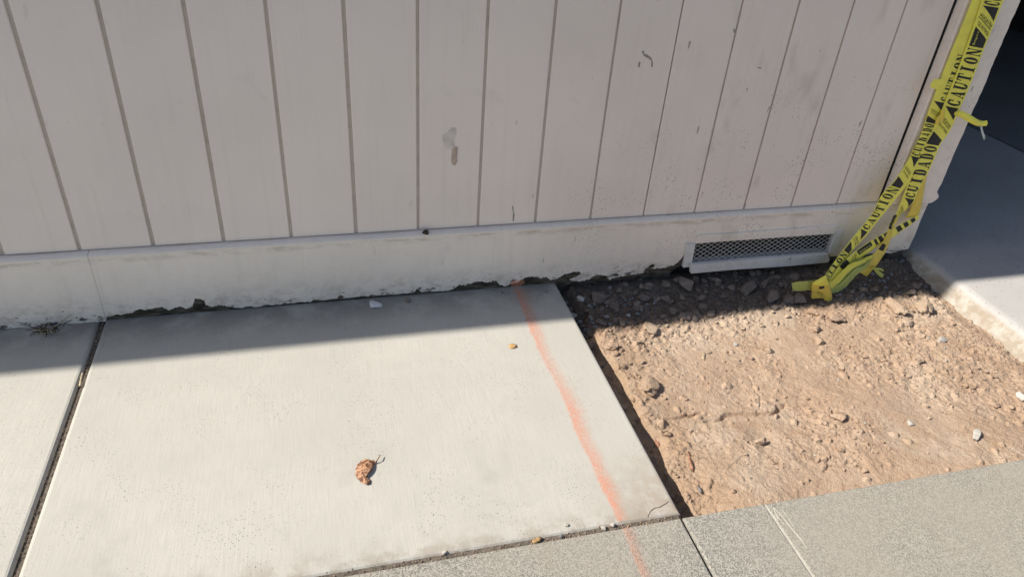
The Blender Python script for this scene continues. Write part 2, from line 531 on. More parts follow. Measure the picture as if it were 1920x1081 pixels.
def bump_at(x, y, r, h, sq=2.0, ang=0.0, asp=1.0):
    i0, i1 = int((x - r * 1.6 - SX0) / RES), int((x + r * 1.6 - SX0) / RES) + 2
    j0, j1 = int((y - r * 1.6 - SY0) / RES), int((y + r * 1.6 - SY0) / RES) + 2
    i0, j0, i1, j1 = max(i0, 0), max(j0, 0), min(i1, NX), min(j1, NY)
    if i1 <= i0 or j1 <= j0: return
    dx, dy = gx[j0:j1, i0:i1] - x, gy[j0:j1, i0:i1] - y
    ca, sa = math.cos(ang), math.sin(ang)
    ex, ey = (dx * ca + dy * sa) / (r * asp), (-dx * sa + dy * ca) / (r / asp)
    d = np.sqrt(ex * ex + ey * ey) + .35 * fbm(gx[j0:j1, i0:i1], gy[j0:j1, i0:i1], .9 / r, 2, 91)
    H[j0:j1, i0:i1] += h * np.clip(1 - d ** sq, 0, 1)
for _ in range(1500):                                  # half-buried crumbs of soil
    x, y = random.uniform(SX0, SX1), random.uniform(SY0, SY1)
    ii, jj = min(int((x - SX0) / RES), NX - 1), min(int((y - SY0) / RES), NY - 1)
    if random.random() > .08 + .55 * rough[jj, ii]: continue
    r = .0035 + .009 * random.random() ** 2.6
    bump_at(x, y, r, r * random.uniform(.5, .95), random.choice((2, 3)), random.uniform(0, 3), random.uniform(.8, 1.3))
for _ in range(125):                                   # broken rim along the slab and rubble at the shadow line
    if _ < 45: x, y = XE + .05 + .08 * random.random() ** 1.5, random.uniform(YP, -.2)
    else: x, y = random.uniform(XE + .05, SX1), -.20 - .10 * random.random() ** 1.6
    r = random.uniform(.004, .012)
    bump_at(x, y, r, r * random.uniform(.35, .7), random.choice((3, 4)), random.uniform(0, 3), random.uniform(.7, 1.4))
base0 = H.copy()
def carve(pts, wid, dep, z=-.045):
    P = [G(px, py, z) for px, py in pts]
    for a, b in zip(P[:-1], P[1:]):
        x0, x1 = min(a.x, b.x) - .03, max(a.x, b.x) + .03
        y0, y1 = min(a.y, b.y) - .03, max(a.y, b.y) + .03
        i0, i1 = max(int((x0 - SX0) / RES), 0), min(int((x1 - SX0) / RES), NX)
        j0, j1 = max(int((y0 - SY0) / RES), 0), min(int((y1 - SY0) / RES), NY)
        if i1 <= i0 or j1 <= j0: continue
        X, Y = gx[j0:j1, i0:i1], gy[j0:j1, i0:i1]
        Xw = X + .015 * fbm(X, Y, 22, 3, 3); Yw = Y + .018 * fbm(X, Y, 22, 3, 4)
        d = b - a; L2 = d.x * d.x + d.y * d.y
        t = np.clip(((Xw - a.x) * d.x + (Yw - a.y) * d.y) / L2, 0, 1)
        ds = np.hypot(Xw - a.x - t * d.x, Yw - a.y - t * d.y)
        H[j0:j1, i0:i1] = np.minimum(H[j0:j1, i0:i1], base0[j0:j1, i0:i1] - dep * np.clip(1 - ds / wid, 0, 1))
carve([(1200, 777), (1240, 775), (1290, 772), (1330, 766)], .0055, .011)
carve([(1325, 782), (1360, 774), (1400, 766), (1440, 768), (1475, 757)], .008, .014)
carve([(1475, 757), (1520, 757), (1600, 755), (1640, 757)], .003, .006)
carve([(1190, 690), (1230, 680), (1260, 700)], .003, .005)
carve([(1540, 885), (1560, 872), (1590, 867)], .004, .007)
carve([(1410, 700), (1430, 740), (1425, 765)], .003, .004)
carve([(1355, 880), (1400, 862), (1440, 857)], .003, .004)
carve([(1300, 600), (1420, 640), (1470, 700)], .003, .003)
for px, py, r in ((1632, 803, .007), (1580, 780, .008), (1633, 826, .005), (1460, 872, .006), (1562, 772, .005), (1405, 830, .005), (1820, 905, .004), (1915, 785, .008)):
    p = G(px, py, -.045); bump_at(p.x, p.y, r, -.018, 3)
for px, py, r, h in ((1215, 717, .035, .010), (1430, 822, .05, -.008), (1424, 826, .013, .010), (1560, 700, .09, -.006), (1310, 690, .12, .004), (1500, 905, .1, -.006)):
    p = G(px, py, -.045); bump_at(p.x, p.y, r, h, 2)
H = np.clip(H, -.1, -.012)
def soil_z(x, y):
    i = min(max(int((x - SX0) / RES), 0), NX - 1); j = min(max(int((y - SY0) / RES), 0), NY - 1)
    return float(H[j, i])
def on_soil(px, py):
    z = -.045
    for _ in range(5):
        p = G(px, py, z); z = soil_z(p.x, p.y)
    return Vector((p.x, p.y, z))
me = bpy.data.meshes.new('soil_bed')
co = np.stack([gx, gy, H], -1).reshape(-1, 3).astype(np.float32)
idx = np.arange(NX * NY).reshape(NY, NX)
q = np.stack([idx[:-1, :-1], idx[:-1, 1:], idx[1:, 1:], idx[1:, :-1]], -1).reshape(-1, 4)
me.vertices.add(len(co)); me.vertices.foreach_set('co', co.ravel())
me.loops.add(q.size); me.loops.foreach_set('vertex_index', q.ravel().astype(np.int32))
me.polygons.add(len(q)); me.polygons.foreach_set('loop_start', np.arange(0, q.size, 4, dtype=np.int32))
me.polygons.foreach_set('use_smooth', np.ones(len(q), dtype=bool))
me.update(calc_edges=True); me.validate()
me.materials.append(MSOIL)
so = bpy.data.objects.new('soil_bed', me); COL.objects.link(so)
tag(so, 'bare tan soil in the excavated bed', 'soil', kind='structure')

# ================================================================ BUILDING
bld = tag(empty('house', (1.2, .1, 0)), 'pinkish-grey vertical-board house wall with skirting, vent and corner post', 'house')
ZT = .209
TOP = 2.5
XC = 2.447                # left face of the corner post
def plank_mesh(x0, x1, nm='plank'):
    bm = bmesh.new()
    b = .0018
    prof = [(x0, .012), (x0, b), (x0 + b, 0), (x1 - b, 0), (x1, b), (x1, .012)]
    lo = [bm.verts.new((x, y, ZT + .003)) for x, y in prof]
    hi = [bm.verts.new((x, y, TOP)) for x, y in prof]
    for i in range(len(prof) - 1):
        bm.faces.new((lo[i], lo[i + 1], hi[i + 1], hi[i]))
    bm.faces.new(lo[::-1])
    return bm
gaps = {9: .0035, 5: .008, 8: .0065, 3: .0085, 13: .0055, 12: .006, 10: .0055, 11: .006}
def gap(i): return gaps.get(i, .0095 if i < 5 else .008)
for i in range(-14, 14):
    x0 = i * W + gap(i) / 2
    x1 = (i + 1) * W - gap(i + 1) / 2 if i < 13 else XC - .010
    bmobj('plank', plank_mesh(x0, x1), MP, bld)
x9 = 9 * W
box('backing_panel', -14 * W, x9 - .004,   .0050, .02, ZT, TOP, MPG, bld)
box('backing_panel', x9 + .004, XC - .016, .0060, .02, ZT, TOP, MPG, bld)
box('inner_sheathing', -14 * W, XC + .1, .03, .09, -.17, TOP, MBLACK, bld)
box('foundation', -14 * W, 1.72, .012, .03, -.17, .004, MFOUND, bld)
box('foundation', 2.28, 2.63, .006, .03, -.17, .03, MFOUND, bld)

# corner post, rough sawn with a worn edge
def post():
    x0, x1, y0, y1, z0, z1 = XC, 2.640, -.034, .11, ZT + .004, TOP
    zs = list(np.linspace(z0, 1.05, 110)) + [1.5, 2.0, z1]
    ring0 = [(x0, y1), (x0, y0 + .004), (x0 + .004, y0)] + [(x0 + .004 + (x1 - x0 - .01) * k / 8, y0) for k in range(1, 8)] + [(x1 - .005, y0), (x1, y0 + .005), (x1, y1)]
    vs, fs = [], []
    n = len(ring0)
    for z in zs:
        for k, (x, y) in enumerate(ring0):
            e = 0
            if k >= n - 3:
                e = mnoise.noise(Vector((z * 9, 1, 5))) * .006 + mnoise.noise(Vector((z * 40, 2, 5))) * .003
                if z < z0 + .10: e -= .006 * (1 - (z - z0) / .10)
                if z < z0 + .035: e += .016 * math.sin(math.pi * min(1, (z - z0) / .035))
            w = mnoise.noise(Vector((x * 30, z * 7, 2))) * .0012
            vs.append((x + e, y + (w if 0 < k < n - 1 else 0), z + (mnoise.noise(Vector((x * 50, 4, 4))) * .005 if z == z0 else 0)))
    for i in range(len(zs) - 1):
        for k in range(n - 1):
            a = i * n + k
            fs.append((a, a + 1, a + 1 + n, a + n))
    fs.append(tuple(range(n))[::-1])
    return mesh('corner_post', vs, fs, MPP, bld)
post()
box('gap_shade_strip', XC - .0098, XC + .001, .0015, .02, ZT + .002, TOP, MBLACK, bld)  # black strip painting in the shade of the gap beside the post

# skirting: rotten wooden core with a skin of paint broken off along its foot
VL, VR, VT = Wl(1300, 458, -.02).x, Wl(1560, 440, -.02).x, Wl(1300, 456, -.02).z
XS = Wl(163, 475, -.02).x
YF = -.020
def wz(x, y): p = Wl(x, y, YF); return (p.x, p.z)
raw = [(200, 594), (215, 590), (235, 588), (250, 585), (262, 578), (275, 580), (290, 577), (305, 575), (318, 581), (335, 574), (350, 578), (361, 575), (365, 559), (383, 562), (386, 571), (396, 575), (411, 571), (425, 574), (441, 577), (470, 575), (500, 572), (530, 569), (545, 567), (572, 566), (600, 562), (640, 560), (668, 556), (700, 554), (740, 551), (776, 548), (782, 541), (790, 547), (840, 545), (852, 540), (862, 533), (872, 535), (880, 531), (900, 527), (915, 529), (930, 525), (935, 532), (948, 536), (958, 531), (970, 529), (984, 520), (1000, 518), (1012, 521), (1025, 519), (1032, 525), (1046, 521), (1058, 513), (1085, 508), (1091, 513), (1080, 519), (1068, 524), (1088, 527), (1104, 523), (1120, 514), (1136, 517), (1142, 524), (1155, 519), (1172, 516), (1190, 514), (1205, 512), (1210, 503), (1224, 494), (1229, 497), (1222, 503), (1240, 502), (1262, 498), (1272, 490), (1281, 479)]
def jag(pts, amp=.0014, n=3):
    out = []
    for a, b in zip(pts[:-1], pts[1:]):
        for k in range(n):
            t = k / n
            out.append((a[0] + (b[0] - a[0]) * t, a[1] + (b[1] - a[1]) * t + (random.uniform(-amp, amp) if k else 0)))
    out.append(pts[-1])
    return out
foot = jag([wz(*q) for q in raw], .0022, 6)
XR = 2.627
footR = jag([(VR + .012, .016), (2.36, .012), (2.40, .018), (2.45, .012), (2.50, .016), (2.55, .010), (2.60, .018), (XR, .022)], .003, 5)
notch = [(VL - .012, VT), (VR + .012, VT)]
def skirting(x_left, x_right, outline_foot, nm):
    return prism_xz(nm, outline_foot + [(x_right, ZT - .006), (x_left, ZT - .006)], YF, YF + .002, MPS)
# left board
coreL = prism_xz('skirting_board', [(-14 * W, .006), (XS - .0004, .004), (XS - .0004, ZT - .007), (-14 * W, ZT - .007)], YF + .0018, .010, MROT, bld)
fl = jag([(-14 * W, .006), (-1.2, .004), (-.6, .005)] + [wz(*q) for q in ((0, 616), (30, 614), (60, 613), (85, 607), (105, 604), (130, 609), (160, 606), (185, 603))] + [(XS - .0004, wz(192, 602)[1])], .001, 3)
prism_xz('paint_layer', fl + [(XS - .0004, ZT - .006), (-14 * W, ZT - .006)], YF - .001, YF + .002, MPS, coreL)
# right board
coreR = prism_xz('skirting_board', [(XS + .0004, .004)] + jag([wz(*q) for q in ((205, 604), (400, 588), (640, 566), (840, 551), (955, 543), (1080, 531), (1200, 520), (1262, 508), (1284, 495))], .003, 8) + [(VL - .014, VT)] + [(VR + .014, VT)] + [(VR + .014, .012), (XR - .004, .016), (XR - .004, ZT - .007), (XS + .0004, ZT - .007)], YF + .0018, .010, MROT, bld)
prism_xz('paint_layer', [(XS + .0004, wz(196, 600)[1])] + foot + notch + footR + [(XR + .003, .08), (XR, .14), (XR + .002, ZT - .006), (XS + .0004, ZT - .006)], YF - .001, YF + .002, MPS, coreR)
# sloped top edge of the skirting
for a, b in ((-14 * W, XS - .0004), (XS + .0004, XR + .002)):
    n = max(2, int((b - a) / .03))
    vs, fs = [], []
    for i in range(n + 1):
        x = a + (b - a) * i / n
        w = mnoise.noise(Vector((x * 6, 0, 0))) * .0012
        vs += [(x, .009, ZT - .0005 + w), (x, -.012, ZT - .0015 + w), (x, YF - .0016, ZT - .006 + w), (x, YF - .0016, ZT - .0115 + w), (x, YF + .001, ZT - .013 + w)]
    for i in range(n):
        for k in range(4):
            q_ = i * 5 + k
            fs.append((q_, q_ + 5, q_ + 6, q_ + 1))
    mesh('skirting_cap', vs, fs, MPS, coreL if a < -1 else coreR, True)

# vent low in the skirting
vent = empty('vent', ((VL + VR) / 2, -.02, .0))
vent.parent = bld; vent.matrix_parent_inverse = Matrix.Translation(-Vector(bld.location))
WORLDLOC[vent.name] = Vector(vent.location)
vent.location = ((VL + VR) / 2, -.02, .0)
def vq(pts, y0, y1, nm, mat=MPV):
    P = [Wl(x, y, y0) for x, y in pts]
    o = prism_xz(nm, [(p.x, p.z) for p in P], y0, y1, mat, vent)
    mod = o.modifiers.new('edge', 'BEVEL'); mod.width = .0012; mod.segments = 2
    return o
vq([(1305, 457), (1340, 454), (1565, 438), (1573, 422), (1480, 430), (1338, 440), (1337, 439), (1308, 442)], -.0275, -.006, 'frame_board', MPS)
vq([(1281, 502), (1296, 500), (1304.5, 457.5), (1289, 458)], -.030, -.006, 'frame_board')
vq([(1553, 477), (1568, 476), (1580, 434), (1567, 437)], -.029, -.006, 'frame_board')
vq([(1296, 513), (1372, 506), (1418, 503), (1480, 499), (1553, 492), (1556, 486), (1552, 476), (1440, 484), (1296, 497)], -.046, -.030, 'frame_board')
# sill behind the bottom board
zb = Wl(1425, 488, -.04).z
x0v, x1v = VL - .002, VR + .004
prism = [(x0v, zb - .012), (x1v, zb - .010), (x1v, zb - .001), (x0v, zb - .003)]
prism_xz('sill', prism, -.031, .012, MPV, vent)
# black panel standing for the dark of the crawl space behind it
box('void_shade_panel', x0v - .006, x1v + .004, .022, .028, -.02, VT + .02, MBLACK, vent)
# expanded metal mesh
def expanded():
    vs, fs = [], []
    zt_, zb_ = VT + .006, zb - .004
    nx, nz = 22, 6
    dx, dz = (x1v - x0v) / nx, (zt_ - zb_) / nz
    def yz(z): return -.010 - .016 * (1 - (z - zb_) / (zt_ - zb_))
    def strand(a, b):
        A, B = Vector((a[0], yz(a[1]), a[1])), Vector((b[0], yz(b[1]), b[1]))
        d = (B - A).normalized(); s = d.cross(Vector((0, -1, 0))).normalized() * .0008
        t = Vector((0, -.0009, 0))
        k = len(vs)
        for P in (A, B):
            vs.extend([P - s - t, P + s - t, P + s + t, P - s + t])
        for j in range(4):
            fs.append((k + j, k + (j + 1) % 4, k + 4 + (j + 1) % 4, k + 4 + j))
    for j in range(nz):
        for i in range(nx):
            xa, xb, xm = x0v + i * dx, x0v + (i + 1) * dx, x0v + (i + .5) * dx
            za, zb2, zm = zb_ + j * dz, zb_ + (j + 1) * dz, zb_ + (j + .5) * dz
            strand((xm, za), (xb, zm)); strand((xb, zm), (xm, zb2)); strand((xm, zb2), (xa, zm)); strand((xa, zm), (xm, za))
    return vs, fs
vs, fs = expanded()
tag(mesh('wire_mesh', vs, fs, MWIRE, vent), kind='stuff')

# roof, eaves and the carport behind the post
ov = .211 - TOP * math.tan(TILT)
box('eave_board', -9, 10, -ov, -ov + .025, TOP, TOP + .14, MP, bld)
prism = [(-9, -ov - .002), (10, -ov - .002), (10, 7), (-9, 7)]
vs = [(x, y, TOP + .141 + (.4 * (y + ov) if True else 0)) for x, y in prism] + [(x, y, TOP + .171 + .4 * (y + ov)) for x, y in prism]
mesh('roof', vs, [(3, 2, 1, 0), (4, 5, 6, 7), (0, 1, 5, 4), (1, 2, 6, 5), (2, 3, 7, 6), (3, 0, 4, 7)], MROOF, bld)
box('soffit', -9, 10, -ov + .026, .12, TOP + .004, TOP + .02, MP, bld)
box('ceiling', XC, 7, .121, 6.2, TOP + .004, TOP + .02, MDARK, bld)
box('added_header_beam', 2.645, 7.5, .0, .11, 2.08, TOP, MP, bld)  # unseen beam, added to lower the opening and darken the interior
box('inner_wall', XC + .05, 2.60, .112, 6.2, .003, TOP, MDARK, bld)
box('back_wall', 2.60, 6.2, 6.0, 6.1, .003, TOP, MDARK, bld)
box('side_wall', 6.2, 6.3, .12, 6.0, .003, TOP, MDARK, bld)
box('end_wall', -14 * W - .1, -14 * W, 0, 6.2, -.17, TOP, MP, bld)

# peeled paint on one board, mud lump on the skirting
def patch(pts, y, mat, nm, par, th=.0012):
    P = [Wl(px, py, y) for px, py in pts]
    return prism_xz(nm, [(p.x, p.z) for p in P], y - th, y + th * .5, mat, par)
def c7(pts): return [(640 + x / 3, y / 3) for x, y in pts]
patch(c7([(622, 718), (640, 716), (649, 730), (645, 765), (634, 782), (634, 800), (640, 822), (622, 842), (598, 836), (578, 815), (567, 785), (573, 757), (595, 748), (604, 732)]), -.0002, MCHIP, 'peeled_patch', bld, .0005)
patch(c7([(622, 838), (640, 824), (656, 826), (654, 858), (651, 880), (653, 908), (640, 930), (625, 926), (617, 905), (620, 870)]), -.0003, MCHIP2, 'peeled_patch', bld, .0005)

for pts in (((1203, 97), (1207, 95), (1208, 101), (1214, 103), (1221, 108), (1224, 117), (1224, 126), (1221, 125), (1221, 114), (1214, 109), (1207, 105)), ((1198, 116), (1201, 117), (1199, 127), (1196, 126)), ((960, 388), (962, 385), (963, 398), (965, 402), (963, 416), (961, 412), (962, 400)), ((1375, 55), (1378, 54), (1378, 62), (1375, 61)), ((1421, 126), (1428, 127), (1427, 129), (1421, 128))):
    patch(pts, -.0003, plain('bared dark wood', (.34, .30, .27), .8, .2, .3) if pts[0][0] == 1203 else bpy.data.materials['bared dark wood'], 'scuff_mark', bld, .0003)

# ================================================================ STONES
def rock_mesh(name, seed, sub=2, amp=.35, flat=.75, mat=MCLOD):
    bm = bmesh.new()
    bmesh.ops.create_icosphere(bm, subdivisions=sub, radius=1)
    off = Vector((seed * 3.7, seed * 1.3, seed * 5.1))
    cuts = [(Vector((random.gauss(0, 1), random.gauss(0, 1), random.gauss(0, 1))).normalized(), random.uniform(.5, .8)) for _ in range(9)]
    for v in bm.verts:
        n = v.co.normalized()
        r = 1 + amp * mnoise.noise(n * 1.4 + off) + amp * .5 * mnoise.noise(n * 4 + off)
        p = n * r
        for d, k in cuts:                       # broken facets
            e = p.dot(d) - k
            if e > 0: p -= d * e * .92
        if sub > 2: p += n * ((.16 if mat is MCLOD else .06) * mnoise.noise(n * 4.5 + off) + (.12 if mat is MCLOD else .04) * mnoise.noise(n * 11 + off))
        v.co = Vector((p.x, p.y, p.z * flat))
    me = bpy.data.meshes.new(name)
    bm.to_mesh(me); bm.free()
    me.materials.append(mat)
    me.polygons.foreach_set('use_smooth', [sub > 2] * len(me.polygons))
    return me
def variants(nm, mat, n=6, sub=2, **k):
    return [rock_mesh(nm, i + hash(nm) % 7, sub, mat=mat, **k) for i in range(n)]
random.seed(21)
VCL, VBR, VGR, VPA = [[rock_mesh(a, i + 10 * j, 2, mat=b) for i in range(6)] for j, (a, b) in enumerate((('clod', MCLOD), ('stone', MBROWN), ('pebble', MGREY), ('pebble', MPALE)))]
def put_rock(name, me, p, r, sink=.25, rot=None, asp=(1, 1, 1)):
    o = bpy.data.objects.new(name, me)
    COL.objects.link(o)
    o.location = (p.x, p.y, p.z + r * (.7 - sink))
    o.scale = (r * asp[0], r * asp[1], r * asp[2])
    o.rotation_euler = rot or (random.uniform(-.4, .4), random.uniform(-.4, .4), random.uniform(0, 6.28))
    return o
def pxm(p):                     # metres per photo pixel at a point
    return (p - CAM).length / F
# the ones that stand out: pixel centre, width in pixels, material, label
named = [
 (1287, 531, 34, MBROWN, 'large rounded brown stone below the left end of the vent', 'stone'),
 (1120, 556, 32, MBROWN, 'flat-topped square brown stone in the shade near the slab corner', 'stone'),
 (1402, 541, 36, MBROWN, 'long tilted brown stone in the shade under the vent', 'stone'),
 (1432, 532, 20, MBROWN, 'smaller brown stone leaning behind the long tilted one', 'stone'),
 (1446, 558, 32, MBROWN, 'rounded brown stone in front of the long tilted one', 'stone'),
 (1477, 563, 26, MBROWN, 'brown stone left of the tape knot in the shade', 'stone'),
 (1500, 562, 30, MBROWN, 'brown stone just below the left tail of the tape', 'stone'),
 (1088, 560, 15, MPALE, 'pale angular pebble beside the slab corner in the shade', 'pebble'),
 (1075, 577, 15, MPALE, 'pale rounded pebble against the shaded slab edge', 'pebble'),
 (1177, 591, 10, MPALE, 'small pale oval pebble alone on the shaded soil', 'pebble'),
 (1248, 533, 17, MBROWN, 'brown stone left of the large rounded one by the skirting', 'stone'),
 (1160, 545, 18, MBROWN, 'brown stone right of the flat-topped square one', 'stone'),
 (1205, 558, 22, MBROWN, 'broad brown stone in the middle of the shaded soil', 'stone'),
 (1112, 640, 30, MCLOD, 'long pale clod by the sunlit slab edge, pointing at the shadow', 'clod'),
 (1149, 648, 24, MCLOD, 'rounded sandy clod in the sunlit cluster by the slab', 'clod'),
 (1128, 668, 24, MCLOD, 'crumbled clod at the foot of the sunlit cluster by the slab', 'clod'),
 (1215, 717, 44, MCLOD, 'broad pale half-buried stone in the sunlit soil near the slab', 'stone'),
 (1218, 612, 36, MCLOD, 'wide clod on the shadow line left of centre', 'clod'),
 (1522, 586, 20, MCLOD, 'round clod at the shadow line under the tape knot', 'clod'),
 (1538, 590, 13, MCLOD, 'small clod right beside the round one under the tape knot', 'clod'),
 (1565, 592, 30, MCLOD, 'flat tan clod at the shadow line right of the tape knot', 'clod'),
 (1676, 571, 36, MCLOD, 'wide tan clod at the shadow line near the driveway edge', 'clod'),
 (1730, 578, 34, MCLOD, 'knobbly clod touching the driveway edge at the shadow line', 'clod'),
 (1697, 603, 24, MCLOD, 'rounded clod with a strong shadow right of the middle', 'clod'),
 (1534, 640, 18, MCLOD, 'clod with a dark shadow in the middle of the sunlit soil', 'clod'),
 (1440, 655, 18, MCLOD, 'clod with a dark shadow left of the middle of the soil', 'clod'),
 (1530, 616, 18, MCLOD, 'tan clod just below the round one at the shadow line', 'clod'),
 (1720, 672, 22, MCLOD, 'low clod with a dark hollow beside it on the right', 'clod'),
 (1378, 645, 10, MPALE, 'small white pebble in the left half of the sunlit soil', 'pebble'),
 (1764, 637, 16, MPALE, 'pale grey chip near the driveway edge', 'pebble'),
 (1830, 815, 20, MPALE, 'oblong white pebble at the lower right of the soil', 'pebble'),
 (1913, 744, 16, MPALE, 'white pebble at the right border of the soil', 'pebble'),
 (1705, 793, 12, MPALE, 'small pale grey pebble right of the dark hole', 'pebble'),
 (1428, 826, 20, MCLOD, 'lone clod in the shallow hollow at the lower left of the soil', 'clod'),
 (1575, 782, 26, MCLOD, 'rough clod beside the dark hollow in the middle of the soil', 'clod'),
 (1620, 880, 14, MCLOD, 'clod close to the pavement edge', 'clod'),
 (1862, 755, 16, MCLOD, 'clod on the rough soil at the far right', 'clod'),
 (1312, 917, 11, MGREY, 'small grey pebble near the corner of pavement and slab', 'pebble'),
]
for k, (px, py, w, mt, lab, cat) in enumerate(named):
    p = on_soil(px, py + w * .15)
    r = w * .5 * pxm(p)
    me = rock_mesh(cat, 40 + k, 4 if w > 14 else 3, .35, .8, mt)
    o = put_rock(cat, me, p, r * 1.1, .35 if mt is not MCLOD else .46, asp=(1.15, .62, .62) if 'long' in lab else ((1.05, .9, .55) if 'flat' in lab or 'broad' in lab or 'wide' in lab else (1, random.uniform(.7, .95), random.uniform(.7, .95))), rot=(random.uniform(-.2, .2), -.35 if 'tilted' in lab else random.uniform(-.2, .2), random.uniform(0, 6.28) if 'long' not in lab else .6))
    tag(o, lab, cat)
named_px = np.array([(a[0], a[1]) for a in named], float)
def scatter(n, region, weight, nm, meshes, rmin, rmax, label, group, powr=2.0, sink=.35):
    c = 0; tries = 0
    while c < n and tries < n * 60:
        tries += 1
        px, py = random.uniform(region[0], region[2]), random.uniform(region[1], region[3])
        p = on_soil(px, py)
        if not (XE + .012 < p.x < XD - .03 and YP + .012 < p.y < -.012): continue
        if random.random() > weight(p.x, p.y): continue
        if np.min(np.hypot(named_px[:, 0] - px, named_px[:, 1] - py)) < 16: continue
        r = rmin + (rmax - rmin) * random.random() ** powr
        o = put_rock(nm, random.choice(meshes), p, r, sink, asp=(1, random.uniform(.7, 1.1), random.uniform(.75, 1.1)))
        tag(o, label, nm, group)
        c += 1
rw = lambda x, y: float(rough[min(max(int((y - SY0) / RES), 0), NY - 1), min(max(int((x - SX0) / RES), 0), NX - 1)])
random.seed(5)
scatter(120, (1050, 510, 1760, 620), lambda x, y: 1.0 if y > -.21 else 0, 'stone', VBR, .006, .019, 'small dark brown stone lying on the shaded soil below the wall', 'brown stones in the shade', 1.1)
scatter(70, (1050, 520, 1230, 640), lambda x, y: 1.0 if y > -.21 else 0, 'pebble', VGR, .004, .010, 'small grey pebble on the shaded soil beside the slab corner', 'grey pebbles by the slab corner', 1.6)
scatter(70, (1560, 480, 1770, 575), lambda x, y: 1.0 if y > -.2 else 0, 'pebble', VGR, .004, .009, 'small grey pebble on the shaded soil by the driveway edge', 'grey pebbles by the driveway', 1.6)
scatter(190, (1090, 570, 1919, 950), lambda x, y: (.12 + .8 * min(1, rw(x, y))) * (1 if y < -.2 else 0), 'clod', VCL, .0035, .011, 'small tan clod of dry soil lying on the sunlit bed', 'tan clods on the sunlit soil', 2.6, .42)
scatter(22, (1085, 615, 1290, 900), lambda x, y: 1.0 if x < XE + .15 and y < -.2 else 0, 'clod', VCL, .005, .014, 'loose tan clod on the broken rim of soil along the slab edge', 'clods along the slab edge', 1.5, .35)
scatter(40, (1090, 575, 1800, 640), lambda x, y: 1.0 if -.30 < y < -.2 else 0, 'clod', VCL, .004, .011, 'tan clod in the row of rubble along the shadow line', 'clods along the shadow line', 1.5, .35)
scatter(30, (1090, 590, 1919, 930), lambda x, y: (.3 + .6 * min(1, rw(x, y))) * (1 if y < -.2 else 0), 'pebble', VPA, .0022, .0048, 'tiny pale pebble on the sunlit bed of soil', 'pale pebbles on the sunlit soil', 2.0, .3)

def grit(n, test, rmin, rmax, mat, label):
    T = [rock_mesh('tmp', 90 + i, 1, .4, .8) for i in range(5)]
    tv = []
    for t in T:
        a = np.zeros(len(t.vertices) * 3, dtype=np.float32); t.vertices.foreach_get('co', a)
        f = np.array([tuple(p.vertices) for p in t.polygons])
        tv.append((a.reshape(-1, 3), f)); 
    V, Fc, off, c = [], [], 0, 0
    while c < n:
        x, y = random.uniform(XE + .005, XD - .03), random.uniform(YP + .004, -.006)
        if random.random() > test(x, y): continue
        r = rmin + (rmax - rmin) * random.random() ** 2.5
        a, f = random.choice(tv)
        th = random.uniform(0, 6.28); cs, sn = math.cos(th), math.sin(th)
        b = np.stack([(a[:, 0] * cs - a[:, 1] * sn) * r, (a[:, 0] * sn + a[:, 1] * cs) * r * .8, a[:, 2] * r], -1) + (x, y, soil_z(x, y) + r * .3)
        V.append(b); Fc.append(f + off); off += len(b); c += 1
    for t in T: bpy.data.meshes.remove(t)
    V, Fc = np.concatenate(V), np.concatenate(Fc)
    me = bpy.data.meshes.new('gravel')
    me.from_pydata(V.tolist(), [], Fc.tolist()); me.materials.append(mat)
    o = bpy.data.objects.new('gravel', me); COL.objects.link(o)
    return tag(o, label, 'gravel', kind='stuff')
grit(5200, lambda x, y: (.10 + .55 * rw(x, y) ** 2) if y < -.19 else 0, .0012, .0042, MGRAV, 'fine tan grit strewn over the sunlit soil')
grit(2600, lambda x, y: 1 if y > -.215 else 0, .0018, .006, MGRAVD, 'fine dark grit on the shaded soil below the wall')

# ================================================================ CAUTION TAPE
def C3(P, t):
    n = len(P) - 1
    f = min(max(t, 0), 1) * n
    i = min(int(f), n - 1); u = f - i
    p0, p1, p2, p3 = P[max(i - 1, 0)], P[i], P[i + 1], P[min(i + 2, n)]
    return .5 * ((2 * p1) + (p2 - p0) * u + (2 * p0 - 5 * p1 + 4 * p2 - p3) * u * u + (3 * p1 - p0 - 3 * p2 + p3) * u ** 3)
class Strip:
    """ribbon through stations listed from its low end to its high end: left px, right px, depth of each edge"""
    def __init__(s, st, bulge=.0, wr=.001, seed=0, pleat=0.0):
        s.pleat = pleat
        s.L = [Wl(a[0], a[1], a[4]) for a in st]
        s.R = [Wl(a[2], a[3], a[5] if len(a) > 5 else a[4]) for a in st]
        s.cy = [(a[1] + a[3]) / 2 for a in st]
        s.bulge, s.wr, s.seed = bulge, wr, seed
    def t_of(s, py):
        ys = np.array(s.cy)
        return float(np.interp(-py, -ys, np.linspace(0, 1, len(ys))))
    def at(s, t, v, lift=0.0):
        l, r = C3(s.L, t), C3(s.R, t)
        d = C3(s.L, min(t + .01, 1)) + C3(s.R, min(t + .01, 1)) - C3(s.L, max(t - .01, 0)) - C3(s.R, max(t - .01, 0))
        n = (r - l).cross(d)
        n = n.normalized() if n.length > 1e-9 else Vector((0, -1, 0))
        if n.dot(Vector((.2, -1, .4))) < 0: n = -n
        w = s.wr * (mnoise.noise(Vector((t * 22, v * 2.4, s.seed))) + .5 * mnoise.noise(Vector((t * 60, v * 3, s.seed + 5))))
        return l + (r - l) * v + n * (s.bulge * math.sin(math.pi * v) + w + lift + s.pleat * (abs((v * 2.6 + .3) % 1 - .5) - .25))
    def build(s, name, parent, mat, n=70, m=8):
        vs = [s.at(i / n, j / m) for i in range(n + 1) for j in range(m + 1)]
        fs = [(i * (m + 1) + j, i * (m + 1) + j + 1, (i + 1) * (m + 1) + j + 1, (i + 1) * (m + 1) + j) for i in range(n) for j in range(m)]
        return mesh(name, vs, fs, mat, parent, True)
